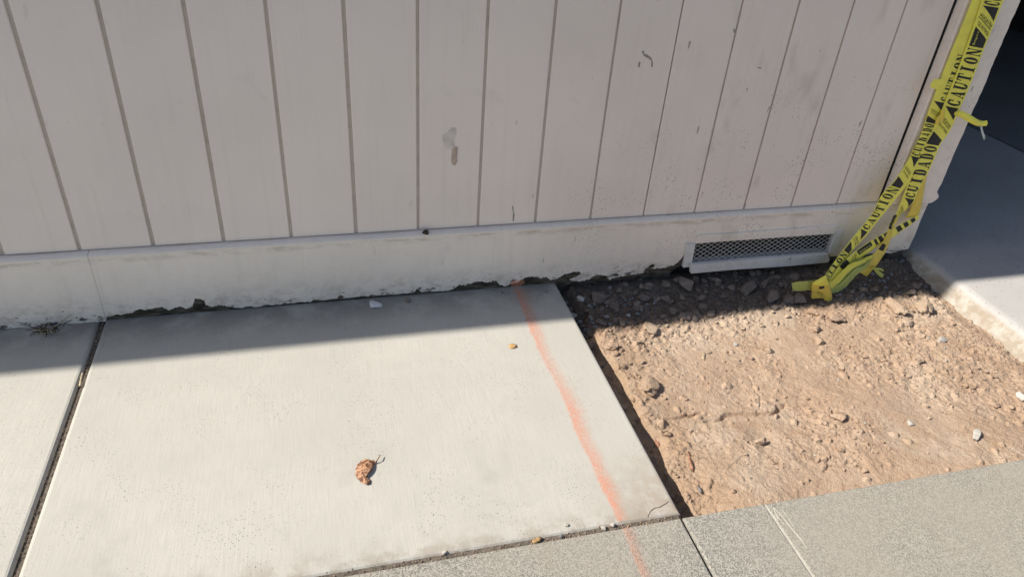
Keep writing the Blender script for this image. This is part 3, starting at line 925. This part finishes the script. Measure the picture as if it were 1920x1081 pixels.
# bold condensed serif capitals as quads in a cell of width 1 and height 1
def ringq(cx, cy, rx, ry, ix, iy, a0, a1, n=14):
    q_ = []
    for k in range(n):
        a, b = [math.radians(a0 + (a1 - a0) * j / n) for j in (k, k + 1)]
        q_.append([(cx + rx * math.cos(a), cy + ry * math.sin(a)), (cx + rx * math.cos(b), cy + ry * math.sin(b)), (cx + ix * math.cos(b), cy + iy * math.sin(b)), (cx + ix * math.cos(a), cy + iy * math.sin(a))])
    return q_
def R_(x0, y0, x1, y1): return [(x0, y0), (x1, y0), (x1, y1), (x0, y1)]
GL = {
 'C': ringq(.5, .5, .42, .5, .12, .42, 45, 315) + [R_(.72, .62, .86, .95), R_(.74, .1, .84, .36)],
 'O': ringq(.5, .5, .43, .5, .13, .42, 0, 360, 20),
 'D': [R_(.18, 0, .46, 1), R_(.06, 0, .5, .07), R_(.06, .93, .5, 1)] + ringq(.48, .5, .44, .5, .14, .43, -90, 90),
 'U': [R_(.12, .3, .40, 1), R_(.02, .93, .5, 1), R_(.74, .3, .84, 1), R_(.62, .93, .97, 1)] + ringq(.48, .32, .36, .32, .08, .22, 180, 360) + ringq(.48, .32, .36, .32, .26, .25, 270, 360),
 'T': [R_(.36, 0, .64, 1), R_(.22, 0, .78, .07), R_(.04, .91, .96, 1), R_(.04, .66, .13, .95), R_(.87, .66, .96, .95)],
 'I': [R_(.34, 0, .66, 1), R_(.18, 0, .82, .07), R_(.18, .93, .82, 1)],
 'A': [[(.12, 0), (.20, 0), (.50, .92), (.46, 1)], [(.58, 0), (.90, 0), (.60, 1), (.42, 1)], R_(.25, .28, .7, .36), R_(.02, 0, .34, .07), R_(.50, 0, .98, .07)],
 'N': [R_(.12, 0, .21, 1), [(.08, 1), (.36, 1), (.90, 0), (.66, 0)], R_(.80, 0, .89, 1), R_(.02, 0, .32, .07), R_(.02, .93, .3, 1), R_(.68, .93, .98, 1)],
}
def word(tx):
    out = []
    for k, ch in enumerate(tx):
        for q_ in GL[ch]:
            out.append([((k + .06 + p[0] * .88) / len(tx), p[1]) for p in q_])
    return out
_tc = {}
def fontpolys(tx):
    if tx not in _tc:
        cu = bpy.data.curves.new('txt', 'FONT'); cu.body = tx; cu.size = 1; cu.resolution_u = 1
        o = bpy.data.objects.new('txt', cu); COL.objects.link(o)
        dg = bpy.context.evaluated_depsgraph_get()
        me = o.evaluated_get(dg).to_mesh()
        v = [(p.co.x, p.co.y) for p in me.vertices]
        w = max(p[0] for p in v)
        _tc[tx] = [[(v[i][0] / w, v[i][1]) for i in p.vertices] for p in me.polygons]
        o.evaluated_get(dg).to_mesh_clear()
        bpy.data.objects.remove(o); bpy.data.curves.remove(cu)
    return _tc[tx]
def printing(strip, parent, items, mg=.11):
    """items: (kind, photo row where it starts, row where it ends); reading upwards, letter tops to the left"""
    dark, lite = [], []
    for it in items:
        kind, a, b = it[:3]
        ta, tb = strip.t_of(a), strip.t_of(b)
        lo, hi = mg, 1 - mg
        if len(it) > 3: lo, hi = it[3]
        mp = lambda p: (ta + (tb - ta) * p[0], 1 - (lo + (hi - lo) * p[1]))
        if kind == 'trap': polys = [[(0, 0), (.45, 0), (1, 1), (0, 1)]]
        elif kind == 'logo':
            polys = [[(0, 0), (.45, 0), (1, 1), (0, 1)]]
            lite += [[mp((.08 + x * .72, .70 + y * .2)) for x, y in q_] for q_ in fontpolys('Empire')]
        elif kind == 'bar': polys = [[(0, 0), (1, 0), (1, 1), (0, 1)]]
        elif kind == 'logobar':
            polys = [[(0, 0), (1, 0), (1, 1), (0, 1)]]
            lite += [[mp((.12 + x * .76, .28 + y * .45)) for x, y in q_] for q_ in fontpolys('Empire')]
        elif kind == 'tri': polys = [[(0, 0), (1, 0), (1, 1)]]
        elif kind == 'rr':     # slanted small print with a rule between the lines
            polys = []
            def sl(x, y): return (y * .8 + x * .55 - .1, x)
            for tx, off in (('REINFORCED', .02), ('REFORZADA', .52)):
                polys += [[sl(.04 + x * .9, off + y * .34) for x, y in q_] for q_ in fontpolys(tx)]
            polys.append([sl(.02, .42), sl(.98, .42), sl(.98, .465), sl(.02, .465)])
        else: polys = word(kind)
        dark += [[mp(p) for p in q_] for q_ in polys]
    def put(pl, lift, mat, nm):
        vs, fs = [], []
        for q_ in pl:
            # split long shapes so that they follow the creases
            k = len(vs)
            if len(q_) == 4 or max(p[0] for p in q_) - min(p[0] for p in q_) > .01:
                if len(q_) == 3: q_ = [q_[0], q_[1], q_[2], q_[0]]
                a, b, c, d = [Vector(p) for p in q_[:4]]
                n = 4
                for i in range(n + 1):
                    for j in range(n + 1):
                        u, w = i / n, j / n
                        p = a * (1 - u) * (1 - w) + b * u * (1 - w) + c * u * w + d * (1 - u) * w
                        vs.append(strip.at(min(max(p[0], 0), 1), min(max(p[1], .02), .98), lift))
                fs += [(k + i * (n + 1) + j, k + (i + 1) * (n + 1) + j, k + (i + 1) * (n + 1) + j + 1, k + i * (n + 1) + j + 1) for i in range(n) for j in range(n)]
                continue
            for t, v in q_: vs.append(strip.at(min(max(t, 0), 1), min(max(v, .02), .98), lift))
            fs.append(tuple(range(k, k + len(q_))))
        mesh(nm, vs, fs, mat, parent)
    if dark: put(dark, .0009, MINK, 'printed_lettering')
    if lite: put(lite, .0015, MTAPE, 'printed_mark')

kp = on_soil(1540, 556)
tp = tag(empty('caution_tape', (kp.x, kp.y, kp.z)), 'yellow CAUTION CUIDADO barrier tape tied to the corner post, knotted on the soil', 'tape')
YT = -.046
# right-hand strand: full face of the tape down the post
sA = Strip([(1676, 408, 1681, 410, -.050), (1681, 399, 1690, 401, -.050), (1690, 376, 1712, 380, -.052), (1698, 354, 1722, 358, -.054), (1709, 324, 1738, 328, -.052), (1720, 294, 1752, 298, -.049), (1735, 265, 1764, 270, -.047), (1751, 238, 1781, 245, -.046), (1766, 204, 1797, 210, -.046), (1786, 155, 1818, 162, -.046), (1805, 105, 1838, 111, -.046), (1823, 55, 1858, 61, -.046), (1840, 2, 1879, 8, -.046), (1852, -40, 1893, -34, -.046), (1895, -190, 1936, -184, -.046)], .0030, .0008, 1)
o = sA.build('tape_strip', tp, MTAPE, 260, 12)
printing(sA, o, [('rr', 403, 384, (.1, .9)), ('tri', 386, 371), ('CUIDADO', 370, 272), ('trap', 271, 248), ('rr', 247, 216, (.08, .92)), ('tri', 221, 200), ('CAUTION', 199, 90), ('logo', 88, 52), ('rr', 64, 26, (.08, .92)), ('tri', 38, 13), ('CUIDADO', 12, -90)])
# left-hand strand, creased behind the first and running down to the knot
kz = Wl(1549, 515, -.150)
sB = Strip([(1546, 518, 1556, 528, -.150, -.155), (1549, 512, 1558, 518, -.140), (1571, 481, 1583, 489, -.110), (1593, 452, 1605, 462, -.090), (1613, 428, 1629, 436, -.078), (1636, 399, 1654, 404, -.068), (1652, 367, 1679, 374, -.062), (1678, 337, 1702, 344, -.058), (1698, 308, 1718, 313, -.054), (1713, 279, 1736, 284, -.048, -.045), (1728, 248, 1752, 252, -.044, -.043), (1737, 219, 1762, 224, -.043, -.042), (1746, 194, 1771, 199, -.043, -.042), (1760, 158, 1789, 164, -.043, -.041), (1779, 108, 1808, 113, -.043, -.041), (1801, 55, 1826, 60, -.043, -.041), (1822, 2, 1843, 6, -.043, -.041), (1837, -38, 1860, -36, -.043, -.041), (1880, -190, 1902, -186, -.043, -.041)], .002, .0008, 2)
o = sB.build('tape_strip', tp, MTAPE, 260, 12)
printing(sB, o, [('CAUTION', 528, 474, (.25, .95)), ('trap', 473, 456, (.2, .9)), ('rr', 457, 444, (.1, .9)), ('tri', 446, 432, (.2, .95)), ('CAUTION', 431, 352, (.28, .95)), ('trap', 351, 333, (.3, .95)), ('rr', 332, 312, (.2, .95)), ('tri', 312, 294, (.25, .95)), ('CUIDADO', 293, 232, (.3, .98)), ('trap', 231, 219, (.3, .95)), ('rr', 218, 204, (.1, .9)), ('tri', 205, 190, (.1, .9)), ('CAUTION', 188, 100, (.05, .55))])
# strand swung round from the right and up to the knot again
sC = Strip([(1552, 530, 1560, 536, -.150, -.155), (1572, 500, 1582, 512, -.128), (1589, 483, 1600, 496, -.112), (1610, 466, 1618, 481, -.098), (1636, 449, 1643, 464, -.084), (1672, 429, 1679, 441, -.070), (1700, 414, 1704, 424, -.056), (1721, 403, 1723, 410, -.042)], .002, .0012, 3)
o = sC.build('tape_strip', tp, MTAPE, 140, 10)
printing(sC, o, [('bar', 505, 492, (.45, .98)), ('rr', 490, 478, (.1, .9)), ('logobar', 477, 459, (.48, .95)), ('bar', 456, 453, (.3, .95)), ('bar', 451, 447, (.3, .95)), ('bar', 445, 441, (.3, .95)), ('bar', 432, 427, (.2, .95)), ('bar', 424, 419, (.2, .95)), ('bar', 416, 412, (.2, .95))])
# twisted end of the right strand, hanging free in a flap
sD = Strip([(1611, 510, 1625, 518, -.118, -.112), (1628, 488, 1644, 496, -.108), (1645, 467, 1659, 474, -.096), (1659, 446, 1669, 450, -.082), (1665, 428, 1675, 431, -.070), (1672, 411, 1682, 413, -.058), (1676, 402, 1688, 403, -.051)], .002, .0022, 4, .003)
o = sD.build('tape_strip', tp, MTAPEO, 50)
printing(sD, o, [('bar', 470, 458, (.4, .9)), ('logobar', 430, 404, (.5, .98))])
# wide loop behind, wrapped round the foot of the post
sE = Strip([(1698, 408, 1722, 404, -.040, -.036), (1706, 395, 1727, 390, -.041), (1714, 372, 1731, 368, -.042), (1722, 350, 1735, 346, -.042), (1730, 328, 1739, 326, -.043), (1738, 312, 1743, 310, -.044)], .004, .002, 5)
sE.build('tape_strip', tp, MTAPEO, 40)
# folded, stretched bundle
for k, (dx, dy, wd, dp, mt) in enumerate(((1, 1, 6, 0, MTAPEG), (-8, -4, 6, .006, MTAPEG), (8, 8, 4, -.005, MTAPEG), (-3, -1, 3, -.008, MTAPE))):
    sF = Strip([(1551 + dx * .3, 536 + dy, 1560 + dx * .3, 542 + dy, -.152 + dp), (1571 - wd / 2 + dx, 522 + dy, 1571 + wd / 2 + dx, 533 + dy, -.142 + dp), (1597 - wd / 2 + dx, 497 + dy, 1597 + wd / 2 + dx, 506 + dy, -.124 + dp), (1618 + dx * .5, 488 + dy, 1622 + dx * .5, 492 + dy, -.114 + dp), (1634, 478, 1636, 482, -.106 + dp)], .001, .0022, 7 + k, .009)
    sF.build('tape_strip', tp, mt, 36)
sG = Strip([(1636, 500, 1640, 508, -.125), (1646, 506, 1645, 514, -.128), (1657, 514, 1654, 521, -.132)], .001, .001, 11)
sG.build('tape_end', tp, MTAPEG, 16, 4)
sG = Strip([(1634, 501, 1634, 505, -.122), (1648, 502, 1648, 506, -.124), (1657, 505, 1656, 509, -.125)], .001, .001, 12)
sG.build('tape_end', tp, MTAPEG, 16, 4)
# knot: flat tail to the left, wrap and hanging flaps
sH = Strip([(1484, 531, 1486, 544, -.165), (1494, 528, 1495, 545, -.166), (1510, 527, 1511, 544, -.166), (1526, 525, 1527, 543, -.164), (1540, 523, 1541, 541, -.162)], .001, .002, 13, .008)
sH.build('knot_tail', tp, MTAPEG, 30)
sI = Strip([(1521, 559, 1549, 557, -.180), (1522, 548, 1551, 546, -.180), (1522, 537, 1553, 533, -.180, -.178), (1527, 528, 1553, 530, -.178, -.176), (1546, 518, 1553, 532, -.172, -.172)], .006, .0015, 14)
o = sI.build('knot_wrap', tp, MTAPEO, 40)
printing(sI, o, [('bar', 558, 556, (.35, .8)), ('rr', 553, 543, (.3, .75)), ('bar', 540, 535, (.3, .62)), ('tri', 531, 526, (.3, .6))], .1)
sJ = Strip([(1545, 562, 1560, 568, -.184), (1543, 548, 1560, 552, -.181), (1545, 536, 1556, 538, -.178), (1548, 530, 1553, 532, -.176)], .004, .0015, 15)
sJ.build('knot_flap', tp, MTAPEO, 30)
sK = Strip([(1522, 532, 1553, 534, -.181), (1528, 527, 1553, 528, -.182), (1540, 520, 1551, 522, -.181), (1546, 516, 1549, 518, -.178)], .006, .001, 16)
sK.build('knot_wrap', tp, MTAPE, 24)
# second knot on the post with its frayed end sticking out, and a torn tab
sL = Strip([(1851, 226, 1849, 236, -.105), (1838, 226, 1834, 237, -.098), (1820, 216, 1814, 228, -.085), (1806, 209, 1801, 220, -.068), (1795, 207, 1789, 216, -.05)], .006, .003, 17)
sL.build('frayed_end', tp, MTAPE, 30)
for k in range(6):
    d = random.uniform(-3, 3)
    sM = Strip([(1846 + d, 262 + random.uniform(-6, 2), 1848 + d, 262, -.106 - k * .0006), (1841 + d * .6, 248, 1843.6 + d * .6, 248, -.106 - k * .0006), (1838 + d * .3, 236, 1841 + d * .3, 236, -.104)], .0005, .0015, 20 + k)
    sM.build('frayed_thread', tp, MFRAY, 12, 2)
sN = Strip([(1744, 164, 1757, 168, -.047), (1746, 156, 1763, 160, -.048), (1752, 148, 1770, 149, -.047)], .002, .001, 30)
sN.build('torn_tab', tp, MTAPE, 16)
for a in ((1760, 216, 1768, 222, 1753, 232, 1757, 234), (1766, 205, 1772, 207, 1762, 226, 1768, 228)):
    sO = Strip([(a[4], a[5], a[6], a[7], -.051), ((a[0] + a[4]) / 2 - 1, (a[1] + a[5]) / 2, (a[2] + a[6]) / 2 + 1, (a[3] + a[7]) / 2, -.054), (a[0], a[1], a[2], a[3], -.052)], .003, .001, 33)
    sO.build('knot_wrap', tp, MTAPEO, 14, 4)

# ================================================================ PAINT LINE, LEAVES AND LITTER
def spray_ribbon(name, pts, z, parent):
    vs, fs, uv = [], [], []
    n = 60
    P = [(G(x, y, z), wl, wr, s_) for x, y, wl, wr, s_ in pts]
    m_ = 10
    for i in range(n + 1):
        t = i / n
        c = C3([p[0] for p in P], t)
        f = t * (len(P) - 1); k = min(int(f), len(P) - 2); u = f - k
        wl = P[k][1] + (P[k + 1][1] - P[k][1]) * u; wr = P[k][2] + (P[k + 1][2] - P[k][2]) * u
        st = P[k][3] + (P[k + 1][3] - P[k][3]) * u
        for j in range(m_ + 1):
            v = -1 + 2 * j / m_
            w = (wl if v < 0 else wr) * pxm(c) * .85
            vs.append(Vector((c.x + v * w, c.y, z))); uv.append((v, st))
    for i in range(n):
        for j in range(m_):
            a = i * (m_ + 1) + j
            fs.append((a, a + m_ + 1, a + m_ + 2, a + 1))
    return mesh(name, vs, fs, MSPRAY, parent, uv=uv)
spl = tag(empty('spray_paint_line', (1.22, -.45, 0)), 'faded orange spray-paint line running across the slab onto the pavement', 'paint mark')
spray_ribbon('paint_stroke', [(972, 541, 14, 24, .75), (988, 580, 14, 26, .8), (1007, 630, 14, 26, .8), (1024, 670, 13, 26, .55), (1052, 720, 15, 30, .55), (1074, 765, 18, 36, .85), (1092, 815, 16, 30, .75), (1117, 865, 15, 28, .75), (1138, 912, 17, 32, .9), (1156, 950, 15, 28, .85), (1166, 976, 11, 22, .75)], .0012, spl)
spray_ribbon('paint_stroke', [(1172, 988, 10, 26, .45), (1183, 1012, 10, 24, .42), (1190, 1035, 9, 22, .45), (1200, 1058, 9, 22, .5), (1215, 1095, 9, 22, .5)], .0012, spl)
# dab of it on the skirting
P = [Wl(x, y, -.0235) for x, y in ((956, 530), (966, 523), (974, 526), (981, 523), (984, 531), (974, 537), (960, 538))]
vs = [sum(P, Vector()) / len(P)] + P
mesh('paint_dab', vs, [(0, i, i % len(P) + 1) for i in range(1, len(P) + 1)], MSPRAY, spl, uv=[(-.3, .95)] + [(-.35, .75)] * len(P))

def tube(path, r, n=6):
    vs, fs = [], []
    for i, p in enumerate(path):
        d = (path[min(i + 1, len(path) - 1)] - path[max(i - 1, 0)]).normalized()
        a = d.orthogonal().normalized(); b = d.cross(a)
        rr = r * (1 - .4 * i / len(path))
        vs += [p + a * rr * math.cos(k * 6.2832 / n) + b * rr * math.sin(k * 6.2832 / n) for k in range(n)]
    for i in range(len(path) - 1):
        for k in range(n):
            fs.append((i * n + k, i * n + (k + 1) % n, (i + 1) * n + (k + 1) % n, (i + 1) * n + k))
    return vs, fs
# big curled leaf on the slab
lp = G(685, 885)
leaf = tag(empty('dry_leaf', (lp.x, lp.y, 0)), 'curled brown dry leaf with a stem in the middle of the slab', 'leaf')
def gz(x, y, z): return G(x, y, z)
rib = [(704, 866, .004), (699, 873, .013), (694, 880, .017), (689, 887, .016), (686, 893, .013), (690, 899, .010), (692, 906, .006)]
out = [(697, 862, .003), (684, 860, .005), (672, 868, .004), (667, 879, .002), (668, 893, .002), (677, 903, .002), (687, 908, .003)]
inn = [(704, 868, .001), (700, 875, .002), (696, 882, .002), (691, 889, .001), (688, 894, .002), (694, 899, .003), (694, 906, .002)]
rib = [(x, y, z * .6) for x, y, z in rib]
RB = [gz(*a) for a in rib]; OU = [gz(*a) for a in out]; IN = [gz(*a) for a in inn]
def sheet(A, B, n=26, m=9, arch=.006, seed=0):
    vs, fs = [], []
    for i in range(n + 1):
        a, b = C3(A, i / n), C3(B, i / n)
        b = b + (b - a) * (.05 * math.sin(i * 2.1 + seed))
        for j in range(m + 1):
            v = j / m
            p = a + (b - a) * v
            p.z += arch * math.sin(math.pi * v) + .0007 * math.sin(i * 1.25 + v * 3) * v + mnoise.noise(p * 160) * .0004
            p.z = max(p.z, .0008)
            vs.append(p)
    fs = [(i * (m + 1) + j, i * (m + 1) + j + 1, (i + 1) * (m + 1) + j + 1, (i + 1) * (m + 1) + j) for i in range(n) for j in range(m)]
    return vs, fs
vs, fs = sheet(RB, OU, arch=.004); mesh('leaf_blade', vs, fs, MLEAF, leaf, True)
vs, fs = sheet(RB, IN, 26, 4, .001, 2); mesh('leaf_blade', vs, fs, MLEAF, leaf, True)
vs, fs = tube([gz(703, 867, .004), gz(706, 864, .006), gz(709, 859, .010), gz(713, 852, .009)], .0016); mesh('stem', vs, fs, MLEAF, leaf, True)

def flat_leaf(name, pts, base, mat, label, cat='leaf', arch=.003, group=None):
    """small leaf from its pixel outline, cupped, resting on z = base"""
    P = [G(x, y, base) for x, y in pts]
    c = sum(P, Vector()) / len(P)
    vs, fs = [], []
    n = len(P)
    for k, f in ((0, 1.0), (1, .6)):
        for i, p in enumerate(P):
            q_ = c + (p - c) * f
            q_.z = base + .0006 + (.0022 * (i % 3 == 0) if k == 0 else arch)
            vs.append(q_)
    vs.append(Vector((c.x, c.y, base + arch * .5)))
    for i in range(n):
        j = (i + 1) % n
        fs += [(i, j, n + j, n + i), (n + i, n + j, 2 * n)]
    o = mesh(name, vs, fs, mat, None, True)
    md = o.modifiers.new('thick', 'SOLIDIFY'); md.thickness = .0006
    return tag(o, label, cat, group)
flat_leaf('leaf_fragment', [(953, 647), (961, 644), (968, 646), (969, 651), (962, 654), (955, 653)], 0, MLEAFT, 'small tan leaf fragment left of the orange line on the sunlit slab')
flat_leaf('leaf_fragment', [(998, 1014), (1004, 1010), (1012, 1006), (1016, 1009), (1012, 1014), (1003, 1018), (997, 1017)], -.001, MLEAFT, 'yellow curled leaf bit lying in the front joint')
z_ = soil_z(G(1232, 828, -.05).x, G(1232, 828, -.05).y)
flat_leaf('leaf_fragment', [(1227, 817), (1231, 818), (1238, 836), (1240, 840), (1233, 838), (1227, 832)], z_ + .002, MLEAFR, 'slim reddish leaf on the soil near the slab edge', arch=.006)
flat_leaf('leaf_fragment', [(1250, 898), (1256, 896), (1262, 905), (1270, 908), (1268, 913), (1258, 911)], on_soil(1258, 905).z + .002, MLEAFR, 'folded reddish leaf by the slab edge near the pavement corner', arch=.007)
flat_leaf('leaf_fragment', [(1288, 848), (1291, 846), (1301, 882), (1299, 886), (1294, 878)], on_soil(1294, 866).z + .002, MLEAFR, 'narrow brown leaf sliver on the lower left of the soil', arch=.005)
flat_leaf('leaf_fragment', [(1315, 672), (1319, 660), (1322, 662), (1320, 676)], on_soil(1318, 668).z + .002, MSTRAW, 'pale straw chip on the sunlit soil below the shadow line', 'straw', arch=.002)
flat_leaf('paint_flake', [(692, 566), (697, 562), (704, 565), (710, 568), (718, 570), (716, 576), (706, 577), (695, 577)], 0, plain('white flake', (.62, .62, .62), .6), 'white paint flake on the shaded slab at the foot of the wall', 'flake', .0035)
# straw in the left joint
vs, fs = tube([G(x, y, .002) for x, y in ((150, 724), (151, 716), (153, 706), (155, 699))], .0028, 6)
tag(mesh('straw', vs, fs, MSTRAW, None, True), 'short pale straw stuck in the joint between the left slabs', 'straw')
def lone(px, py, w, mat, label, nm='pebble', z=0.0, yy=None):
    p = G(px, py, z) if yy is None else Wl(px, py, yy)
    o = put_rock(nm, rock_mesh(nm, int(px), 2, .35, .8, mat), p, w * .5 * pxm(p), .3 if yy is None else .7)
    return tag(o, label, nm)
lone(765, 565, 12, MBROWN, 'small dark pebble on the shaded slab right of the white flake')
lone(1023, 546, 7, MGREY, 'tiny grey pebble on the slab corner beside the orange line')
lone(941, 549, 6, MBROWN, 'tiny dark pebble on the slab left of the orange line, at the wall')
lone(1062, 985, 9, MPALE, 'pale round pebble on the slab near the front joint')
lone(1051, 1005, 9, MGREY, 'grey pebble lying in the front joint')
lone(798, 435, 15, MLUMP, 'dark lump of mud stuck on top of the skirting', 'mud_lump', yy=-.016)
lone(1131, 990, 12, MPALE, 'pale flat crumb of concrete at the front joint by the orange line', z=-.002)
lone(1148, 984, 10, MPALE, 'small pale crumb of concrete right of the orange line at the front joint', z=-.002)
lone(833, 1036, 10, MPALE, 'pale sliver of stone in the dirty part of the front joint', z=-.003)
# dead weeds and web at the foot of the wall on the left
dw = tag(empty('dead_weed', tuple(G(95, 622))), 'tuft of dark dead weed at the foot of the wall on the left', 'weed')
random.seed(3)
for k in range(34):
    a = G(random.gauss(92, 16), random.gauss(622, 5), .001)
    b = a + Vector((random.gauss(0, .022), random.gauss(-.004, .01), abs(random.gauss(.012, .010))))
    c = (a + b) / 2 + Vector((random.gauss(0, .006), random.gauss(0, .006), .006))
    vs, fs = tube([a, c, b], .0011, 4)
    mesh('weed_stalk', vs, fs, MLUMP if k % 3 else MSTRAW, dw)
vs, fs = tube([G(96, 618, .004), Wl(118, 600, -.026), Wl(136, 588, -.023)], .0012, 5)
mesh('weed_stalk', vs, fs, MSTRAW, dw)
# crumbs in the joints, hardly countable
V, Fc = [], []
for k in range(900):
    if k < 620:
        x = random.uniform(-.2, XE - .02); y = YP + random.gauss(.001, .007); z = -.004 + random.uniform(0, .002)
    else:
        x = XL + random.gauss(0, .0035); y = random.uniform(YP, -.02); z = -.006
    r = random.uniform(.0008, .003)
    n0 = len(V)
    for d in ((1, 0, 0), (-.5, .8, 0), (-.5, -.8, 0), (0, 0, 1)):
        V.append((x + d[0] * r * random.uniform(.6, 1.4), y + d[1] * r, z + d[2] * r))
    Fc += [(n0, n0 + 1, n0 + 3), (n0 + 1, n0 + 2, n0 + 3), (n0 + 2, n0, n0 + 3)]
tag(mesh('joint_grit', V, Fc, MGRAV), 'fine crumbs of soil and straw lying in the slab joints', 'grit', kind='stuff')
# hairline crack over the slab's front right corner, scratches on the pavement
def crack(pts, z, w, mat, par, nm='crack'):
    P = [G(x, y, z) for x, y in pts]
    vs, fs = [], []
    for i, p in enumerate(P):
        d = (P[min(i + 1, len(P) - 1)] - P[max(i - 1, 0)]).normalized()
        s_ = Vector((-d.y, d.x, 0)) * w * (.35 + .65 * math.sin(math.pi * (i + .4) / len(P)))
        vs += [p - s_, p + s_]
    fs = [(2 * i, 2 * i + 1, 2 * i + 3, 2 * i + 2) for i in range(len(P) - 1)]
    return mesh(nm, vs, fs, mat, par)
crack([(1254, 938), (1249, 943), (1241, 947), (1237, 950), (1228, 951), (1220, 957), (1214, 968)], .0009, .0009, MJOINT, walk)
MSCR = plain('pale scratch', (.55, .51, .42))
crack([(1446, 947), (1462, 962), (1480, 985), (1500, 1008), (1513, 1027)], -.0022, .0015, MSCR, pave, 'scratch')
crack([(1446, 945), (1458, 968), (1470, 982)], -.0022, .0012, MSCR, pave, 'scratch')
crack([(1467, 956), (1478, 970), (1488, 986)], -.0022, .0010, MSCR, pave, 'scratch')
